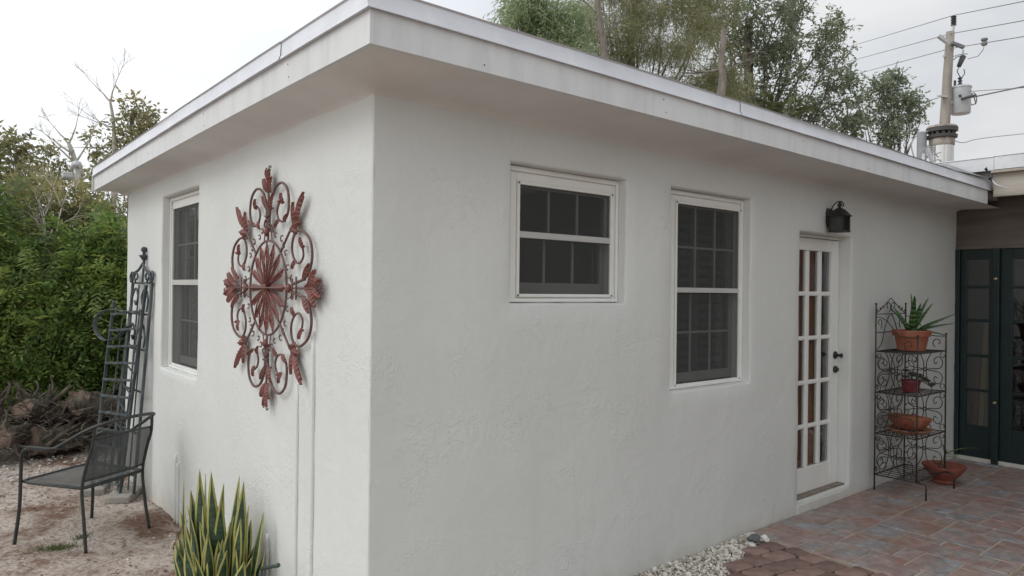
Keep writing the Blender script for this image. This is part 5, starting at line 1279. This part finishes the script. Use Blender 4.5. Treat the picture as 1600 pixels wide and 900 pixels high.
# bare snags standing among the crowns
SNAG = mat('snag_bark', (.13,.11,.095), .95, (.25,.22,.19), 12, .6, 35, stretch=(1,1,.4))
def snag(label, pts, r0, r1, stubs, seed):
    b = Vector((pts[0].x, pts[0].y, -.1)); t = thing('dead_tree', label, 'dead tree', b, group='dead trunks among the crowns'); m = MB(); c = curve([Vector((0,0,-.1))]+[p-b for p in pts], 6); n = len(c)
    m.tube([p+Vector((mnoise.noise(p*2+Vector((seed,0,0))),mnoise.noise(p*2),0))*.05 for p in c], [(r0+(r1-r0)*i/(n-1))*(1+.25*mnoise.noise(c[i]*3)) for i in range(n)], 9); m.build('trunk', SNAG, t, smooth=True)
    rg = random.Random(seed)
    for (a, d, ln, r) in stubs: m = MB(); branching(m, a-b, Vector(d).normalized(), ln, r, 2, rg, .6); m.build('branch', SNAG, t, smooth=True)
snag('pale bare trunk rising between the feathery tree and the casuarina', [at(950,260,13.6), at(946,95,13.6), at(936,30,13.6), at(932,-60,13.6)], .08, .045, [(at(934,25,13.6),(-.5,.3,.8),.45,.012),(at(940,60,13.6),(.5,-.3,.8),.3,.010)], 3)
snag('short broken snag jutting up in front of the casuarina', [at(1120,260,13.8), at(1128,115,13.8), at(1130,85,13.8), at(1132,47,13.8)], .09, .055, [(at(1129,110,13.8),(.75,-.6,.25),.5,.012),(at(1128,108,13.8),(-.8,.65,-.28),.42,.03),(at(1130,95,13.8),(.7,-.55,.4),.45,.009)], 5)
# cabbage palm behind the ridge
palm = thing('palm_tree', 'cabbage palm with fan fronds just showing over the roof edge', 'palm', (11.9,5.6,-.1))
def palm_tree():
    o = Vector((11.9,5.6,-.1)); top = at(1228,190,15.5); top -= o; m = MB(); m.tube([(0,0,-.1),(0.05,0,2),tuple(top+Vector((0,0,-.2)))], [.17,.15,.16], 10); m.build('trunk', TRB, palm, smooth=True)
    PF = leaf_mat('palm_frond', [(.05,.06,.02),(.11,.13,.045),(.20,.19,.09)], .2); rg = random.Random(2)
    for k in range(20):
        a = 2*math.pi*k/20+rg.uniform(-.2,.2); el = rg.uniform(-.25,1.1); d = Vector((math.cos(a)*math.cos(el), math.sin(a)*math.cos(el), math.sin(el))); st = rg.uniform(.35,.6); c = top+d*st
        m = MB(); m.tube([top, top+d*st*.6, c], .012, 5); s = d.cross(Vector((0,0,1))).normalized()
        for j in range(15):
            f = (j-7)/7*1.25; dv = (d*math.cos(f)+s*math.sin(f)).normalized(); strap(m, c, dv, rg.uniform(.38,.52)*(1-.18*abs(f)), .013, .9, n=4, twist=rg.uniform(-.4,.4))
        ob = m.build('frond', PF, palm); q = ob.data.attributes.new('tone','FLOAT','POINT'); q.data.foreach_set('value', [min(1,max(0,rg.gauss(.5,.05)))]*len(ob.data.vertices))
palm_tree()
# left background trees
tree('broadleaf_tree', 'bronze-green leafy tree at the far left above the hedge', (0.5,14.6,-.1), .12, at(25,240,15),
     C3([(15,225,22,0),(40,235,22,.2),(70,250,24,.1),(10,265,30,.3),(50,275,34,0),(95,270,16,.2),(-20,240,34,.1),(90,300,28,.1),(25,300,36,.3),(-50,260,50,.2),(140,300,24,.2),(75,225,7,.1)], 14.5), 4,
     [(620,6,.13,.030,.28,.2,BRN,.5,.28,.75)])
tree('slender_tree', 'thin tree with olive leaves rising past the far roof corner', (2.7,17.6,-.1), .09, at(205,180,17.5),
     C3([(205,165,14,0),(225,178,16,.2),(195,200,18,.1),(230,205,20,0),(180,225,16,.3),(215,225,22,.1),(165,245,13,.2),(245,185,10,.1),(150,215,9,.0),(155,265,18,.1),(190,255,22,.0)], 17), 4,
     [(400,6,.13,.030,.30,.25,BRN,.6,.25,.75)])
bt = thing('bare_tree', 'leafless pale tree standing highest on the left', 'dead tree', (2.1,16.9,-.1))
m = MB(); rg = random.Random(21); b0 = Vector((2.1,16.9,-.1)); c = [Vector((0,0,-.1))]+[at(u,v,17)-b0 for u,v in ((178,300),(179,240),(177,190),(172,158))]
m.tube(curve(c,5), [.075-.0024*i for i in range(21)], 8); m.build('trunk', DEAD, bt, smooth=True)
m = MB()
for (u0,v0,u1,v1,r) in ((172,158,150,135,.022),(172,158,181,128,.022),(178,200,145,188,.020),(178,205,128,172,.014),(178,230,125,230,.018),(178,240,205,200,.014)):
    a, b = at(u0,v0,17)-b0, at(u1,v1,17)-b0; limb(m, a, b, r, r*.5, u1, .06); branching(m, b, (b-a).normalized(), .34, r*.42, 4, rg, .6)
    branching(m, a.lerp(b,.6), ((b-a).normalized()+Vector((0,0,.5))).normalized(), .30, r*.4, 2, rg, .6)
m.build('branches', DEAD, bt, smooth=True)
bt2 = thing('bare_tree', 'small leafless grey tree left of the tallest one, above the hedge', 'dead tree', (.9,14.9,-.1))
m = MB(); b0 = Vector((.9,14.9,-.1)); c = [Vector((0,0,-.1))]+[at(u,v,15)-b0 for u,v in ((125,300),(118,255),(108,225))]; m.tube(curve(c,5), [.07-.002*i for i in range(16)], 8); m.build('trunk', DEAD, bt2, smooth=True)
m = MB()
for (u0,v0,u1,v1) in ((108,225,90,205),(108,225,118,200),(118,255,85,225),(118,255,140,220),(112,240,78,215)): a, b = at(u0,v0,15)-b0, at(u1,v1,15)-b0; limb(m,a,b,.022,.012,u1,.05); branching(m,b,((b-a).normalized()+Vector((0,0,.2))).normalized(),.26,.009,4,rg,.65)
m.build('branches', DEAD, bt2, smooth=True)
# far screen of trees closing the view above the fence line
for i, (x, y, h, lab) in enumerate(((-6,24,4.2,'distant bushy tree out beyond the hedge to the left'),(24,20,4.6,'distant round tree hidden behind the roof line'),(-1.5,30,4.6,'far tree showing as haze of green behind the hedge'))):
    tree('distant_tree', lab, (x,y,-.1), .16, (x,y,h*.6), [((x+random.uniform(-1.6,1.6), y+random.uniform(-1,1), h*random.uniform(.35,.85)), (1.2,1.1,1.0)) for _ in range(8)], 4, [(800,6,.22,.05,.4,.2,OAK,.45,.25,.5)])

# ------------------------------------------------------------------ lamp post in the hedge
GREY = mat('galvanised', (.42,.43,.44), .5, (.52,.53,.54), 8, .1, 30, metal=.3)
lp = thing('lamp_post', 'grey yard lamp on a thin pole rising out of the hedge', 'lamp', (at(121,400,12).x, at(121,400,12).y, -.1))
def lamp_post():
    o = lp.location.copy(); tp = at(120,262,12)-o
    m = MB(); m.tube([(0,0,-.2), tuple(tp)], .045, 10); m.build('pole', GREY, lp, smooth=True)
    h = at(110,274,12)-o; m = MB(); sx_ = CX*1
    A = [h+CX*a+Vector((0,0,b))+CF*c for a in (-.10,.13) for b in (-.05,.06) for c in (-.12,.12)]
    m.box(-.12,.14,-.10,.10,-.055,.045, Matrix.Translation(h)); m.build('lamp_head', GREY, lp, bevel=.02)
    m = MB(); m.lathe([(0,0),(.07,0),(.09,.03),(.06,.10),(0,.12)], 14, tp); m.build('cap', GREY, lp, smooth=True)
    m = MB(); m.bar(tp+Vector((0,0,-.12)), h, .03, .03); m.build('arm', GREY, lp)
lamp_post()

# ------------------------------------------------------------------ flue, cables, utility pole
STEEL = mat('flue_steel', (.48,.47,.45), .28, (.62,.61,.60), 6, .1, 12, metal=.85, stretch=(3,3,.3))
RUSTY = mat('flue_rust', (.20,.165,.13), .6, (.38,.35,.31), 14, .3, 60, metal=.5)
flue = thing('chimney_flue', 'stainless flue pipe with rusty slotted cap on the wing roof', 'flue', (8.25,.655,3.015))
def build_flue():
    m = MB(); r = .165; n = 40; Z = [0,.1,.55,.58]
    for z0_, z1_ in zip(Z, Z[1:]):
        for j in range(n):
            q = lambda j, z: ((r+.004*(j%2))*math.cos(2*math.pi*j/n), (r+.004*(j%2))*math.sin(2*math.pi*j/n), z); m.quad(q(j,z0_), q(j+1,z0_), q(j+1,z1_), q(j,z1_))
    m.build('pipe', STEEL, flue, smooth=True)
    m = MB(); m.lathe([(.175,.56),(.180,.58),(.180,.655),(.172,.665)], 32); m.build('collar', RUSTY, flue, auto=40)
    m = MB(); m.lathe([(.13,.66),(.13,.80)], 24); m.build('inner_pipe', mat('soot', (.02,.018,.016), .8), flue, smooth=True)
    for k in range(14):
        a = 2*math.pi*k/14; m = MB(); m.box(-.006,.006,-.022,.022,.66,.74, Matrix.Rotation(a,4,'Z') @ Matrix.Translation((.18,0,0))); m.build('slot_bar', mat('flue_dark', (.05,.045,.04), .6), flue)
    m = MB(); m.lathe([(.150,.655),(.215,.665),(.218,.70),(.205,.705)], 32); m.build('lower_band', MATS['flue_dark'], flue, auto=40)
    m = MB(); m.lathe([(.200,.745),(.222,.75),(.222,.80),(.216,.812),(.20,.826),(0,.845)], 36); m.build('cap', RUSTY, flue, auto=35)
    m = MB(); m.lathe([(.2235,.752),(.2235,.798)], 48); m.build('cap_grille', MATS['flue_dark'], flue)
    m = MB(); m.lathe([(.32,.002),(.30,.02),(.19,.06),(.175,.10)], 24); m.build('roof_boot', mat('boot_tar', (.12,.12,.12), .8), flue, smooth=True)
build_flue(); flue.scale = (.78,.78,.93)
m = MB(); b = Vector((8.10,.83,3.015)); m.tube([(0,0,0),(0,0,.70)], .055, 14); m.lathe([(.065,.0),(.065,.03),(.055,.04)], 14); o = m.build('vent_pipe', mat('vent_grey', (.20,.21,.22), .5, (.27,.28,.29), 5), auto=40); o.location = b; tag(o, 'slim dark grey vent pipe just left of the steel flue', 'pipe')
CAB = mat('cable', (.30,.30,.30), .6); WIRE = mat('power_line', (.16,.16,.165), .6)
cb = thing('service_cables', 'loose loops of grey service cable at the foot of the flue', 'cable', (7.6,.35,3.015))
def cables():
    o = cb.location
    for k, pts in enumerate((((1428,245),(1424,225),(1435,210),(1450,205)),((1433,250),(1440,235),(1452,230),(1460,232),(1448,245)),((1440,252),(1455,243),(1470,238)),((1446,250),(1449,228),(1455,232),(1466,246)),((1455,252),(1468,250),(1474,262)))):
        m = MB(); c = [at(u,v,8.4)-o for u,v in pts]; m.tube(curve(c,6), .007, 6); m.build('loop', CAB, cb, smooth=True)
    m = MB(); m.tube([at(1443,255,8.4)-o-Vector((0,0,.12)), at(1443,240,8.4)-o], .02, 8); m.build('mast_stub', GREY, cb, smooth=True)
    m = MB(); m.bar(at(1449,232,8.3)-o, at(1456,252,8.3)-o, .05, .02); m.build('bracket', GREY, cb)
cables()
PD = 26.0
pole = thing('utility_pole', 'weathered wooden utility pole carrying a grey transformer', 'utility pole', (26.3,7.5,-.1))
def utility():
    o = pole.location.copy(); W3 = lambda u, v, d=PD: at(u,v,d)-o
    PW = mat('pole_wood', (.23,.205,.175), .9, (.35,.32,.28), 6, .6, 20, stretch=(1,1,.25)); DK = mat('pole_dark', (.06,.06,.065), .6)
    m = MB(); m.tube([(0,0,-.3)]+[tuple(W3(u,v)) for u,v in ((1477,180),(1481,110),(1485,50))], [.22,.17,.15,.135], 14); m.build('shaft', PW, pole, smooth=True)
    m = MB(); m.tube([W3(1485,55), W3(1489,46), W3(1490,38)], .05, 8); m.build('top_bracket', GREY, pole)
    m = MB(); p = W3(1490,40); prof = []
    for k in range(6): prof += [(.05,.06*k),(.095,.06*k+.012),(.095,.06*k+.022),(.045,.06*k+.045)]
    m.lathe([(0,0)]+prof+[(0,.37)], 14, p); m.build('insulator', DK, pole, auto=50)
    m = MB(); m.bar(W3(1466,56,PD-.2), W3(1480,66,PD-.2), .14, .10); m.build('cutout_arm', GREY, pole)
    m = MB(); m.bar(W3(1487,67,PD-.2), W3(1506,74,PD-.2), .12, .10); m.build('crossarm_stub', mat('pole_grey', (.16,.165,.17), .6), pole)
    m = MB(); m.tube([W3(1474,88), W3(1482,88)], .06, 8); m.build('band', GREY, pole)
    m = MB(); m.tube([W3(1498,104), W3(1505,88)], [.07,.10], 10); m.build('fuse', DK, pole, smooth=True)
    m = MB(); m.tube([W3(1484,98), W3(1495,89), W3(1506,86)], .025, 6); m.tube([W3(1484,90), W3(1500,85), W3(1512,84)], .02, 6); m.tube([W3(1505,78), W3(1505,88)], .03, 6); m.build('fuse_bracket', GREY, pole)
    # transformer can
    c = W3(1501,178); m = MB(); m.lathe([(0,0),(.29,.0),(.31,.03),(.325,.90),(.345,.905),(.345,.95),(.30,.985),(.10,1.02),(0,1.03)], 28, c); m.build('transformer', mat('transformer_paint', (.40,.42,.43), .45, (.48,.50,.51), 5), pole, auto=35)
    for (u,v,h,r) in ((1500,137,.42,.085),(1492,136,.25,.05)):
        m = MB(); pr = [(0,0)]
        for k in range(4): pr += [(r*.6,h*k/4),(r,h*k/4+.02),(r*.6,h*k/4+.05)]
        m.lathe(pr+[(0,h)], 12, W3(u,v)); m.build('bushing', DK, pole, auto=50)
    m = MB(); p = W3(1500,150,PD-.36); m.lathe([(0,0),(.06,0),(.06,.01),(0,.012)], 14); 
    m.v = [tuple(p + CX*q[0] + CY*q[1] - CF*q[2]) for q in m.v]; m.build('badge', DK, pole)
    for pts in (((1501,122),(1496,112),(1498,106)),((1502,122),(1507,115),(1506,108)),((1510,152),(1522,145),(1526,158),(1519,164),(1514,156)),((1512,150),(1520,148),(1525,163)),((1470,152),(1477,152)),((1464,150),(1470,150),(1480,157))):
        m = MB(); m.tube(curve([W3(u,v,PD-.1) for u,v in pts],5), .018, 6); m.build('lead', WIRE, pole, smooth=True)
    m = MB(); m.bar(W3(1478,160), W3(1494,160), .08, .12); m.build('mount', GREY, pole); m = MB(); m.bar(W3(1480,140), W3(1493,140), .06, .08); m.build('mount', GREY, pole); m = MB(); m.bar(W3(1466,150,PD-.2), W3(1480,151,PD-.2), .08, .06); m.build('mount', GREY, pole)
    m = MB(); m.tube([W3(1502,155,PD-.4), W3(1516,151,PD-.5), W3(1526,149,PD-.6)], .05, 8); m.build('connector', DK, pole)
utility()
def line(label, pts, r=.014, name='power_line'):
    W3 = [at(*p) for p in pts]
    if r > .01: W3 = ([W3[0]+(W3[0]-W3[1])*.8] if len(pts) > 2 else []) + W3 + [W3[-1]+(W3[-1]-W3[-2])*1.2]
    m = MB(); m.tube(W3 if r > .01 else curve(W3,6), r, 6); return tag(m.build(name, WIRE, smooth=True), label, 'power line')
line('topmost power line over the pole top', [(1330,72,44),(1490,24,26),(1600,2,20)])
line('second power line from the top, crossing the pole head', [(1330,95,44),(1484,53,26.0),(1600,32,20)])
line('third power line from the top, through the pole grey arm', [(1330,118,44),(1484,76,26),(1600,57,20)])
line('thick service cable leaving the transformer to the right', [(1519,152,25.6),(1600,135,21)], .024)
line('thin service cable just above the thick one by the transformer', [(1515,143,25.8),(1600,137,21.2)], .012)
line('low slack cable running from the flue to the right', [(1490,219,12),(1505,223,12.2),(1530,217,12.6),(1600,209,13.5),(1800,190,16)], .006)
line('cable running left from the pole towards the oak', [(1466,153,26),(1400,172,34)], .013)
m = MB(); p = at(1538,66,24); m.lathe([(0,0),(.08,.0),(.10,.06),(.06,.14),(.10,.16),(.10,.22),(0,.24)], 10, p-Vector((0,0,.1))); m.tube([p-Vector((0,0,.1)), at(1536,78,24), at(1528,88,24.8), at(1512,92,25.7)], .012, 5); tag(m.build('line_clamp', WIRE, auto=50), 'small grey clamp hanging on the third power line', 'clamp')

# ------------------------------------------------------------------ litter on the bare earth
def brush():
    rg = random.Random(77); V = MB()
    for _ in range(420):
        p = ony(rg.uniform(-60,190), rg.uniform(625,708), rg.uniform(5.8,6.6)); p.z = max(p.z, gz(p.x,p.y)+.01); d = Vector((rg.uniform(-1,1),rg.uniform(-1,1),rg.uniform(-.15,.5))).normalized(); l = rg.uniform(.06,.32)
        V.tube([p, p+d*l*.5+Vector((0,0,rg.uniform(-.02,.03))), p+d*l], [rg.uniform(.003,.009)]*2+[.002], 4)
    o = V.build('brushwood', BARK); stuff(o); o['label'] = 'loose dry twigs and bark strewn over the log heap'; o['category'] = 'brushwood'
brush()
def litter():
    LM = leaf_mat('litter', [(.10,.055,.035),(.21,.125,.08),(.36,.26,.18)], 0, .9)
    v = np.array([(-1,0,0),(0,-.35,.15),(1,0,.05),(0,.35,.12)]); kinds = [(v, [(0,1,2,3)]), (v*np.array([1,.4,1]), [(0,1,2,3)]), (v*np.array([.7,1.3,1.6]), [(0,1,2,3)])]
    sp = []
    for _ in range(6500):
        x = random.uniform(-2.2,.0); y = random.uniform(.4,6.3)
        if y < 4.7: x = min(x, -.015)
        dens = .25+.75*sstep(-.10,.22, mnoise.noise(Vector((x*1.6,y*1.6,4.2))) + (.25 if x > -.35 else 0))
        if random.random() > dens: continue
        sp.append((x, y, gz(x,y)+random.uniform(.002,.012), random.uniform(.007,.024), rmat(random.uniform(0,6.3), random.gauss(0,.25), random.gauss(0,.25)), random.randrange(3)))
    scatter('leaf_litter', LM, sp, kinds, label='brown leaf litter and bark chips strewn over the bare earth', cat='leaf litter')
    kinds = [rock(i+40, 1, (1,.8,.6)) for i in range(5)]; sp = []
    for _ in range(260):
        x = random.uniform(-1.4,.0); y = random.uniform(2.0,6.2) if random.random() < .45 else random.uniform(5.0,6.0)
        if y < 4.7: x = min(x,-.03)
        r = random.uniform(.006,.014) if y < 5 else random.uniform(.010,.028)
        sp.append((x,y,gz(x,y)+r*.2,r,rmat(random.uniform(0,6),0,0),random.randrange(5)))
    scatter('pebbles', leaf_mat('pebble', [(.25,.22,.19),(.42,.40,.36),(.62,.60,.57)], 0, .8), sp, kinds, True, 'pale pebbles lying on the bare earth', 'pebbles')
    # a tuft or two of grass
    P=[];A=[];S=[];Ln=[];Wd=[];T=[]
    for (cx,cy,sx_,sy_,n) in ((-.80,2.86,.13,.07,420),(-.62,3.0,.05,.05,90),(-1.0,4.6,.08,.06,120)):
        for _ in range(n):
            x, y = cx+random.gauss(0,sx_*.5), cy+random.gauss(0,sy_*.5); P.append((x,y,gz(x,y)-.002)); A.append((random.gauss(0,.6),random.gauss(0,.6),.8)); S.append((random.gauss(0,1),random.gauss(0,1),.05)); Ln.append(random.uniform(.018,.05)); Wd.append(.0022); T.append(random.gauss(.5,.2))
    o = leaf_mesh('grass', np.array(P), unit(np.array(A)), unit(np.array(S)), Ln, Wd, np.array(T), leaf_mat('grass_blade', [(.05,.07,.02),(.09,.125,.035),(.16,.18,.07)], .2), None); stuff(o); o['label'] = 'small tufts of short grass on the bare earth'; o['category'] = 'grass'
litter()
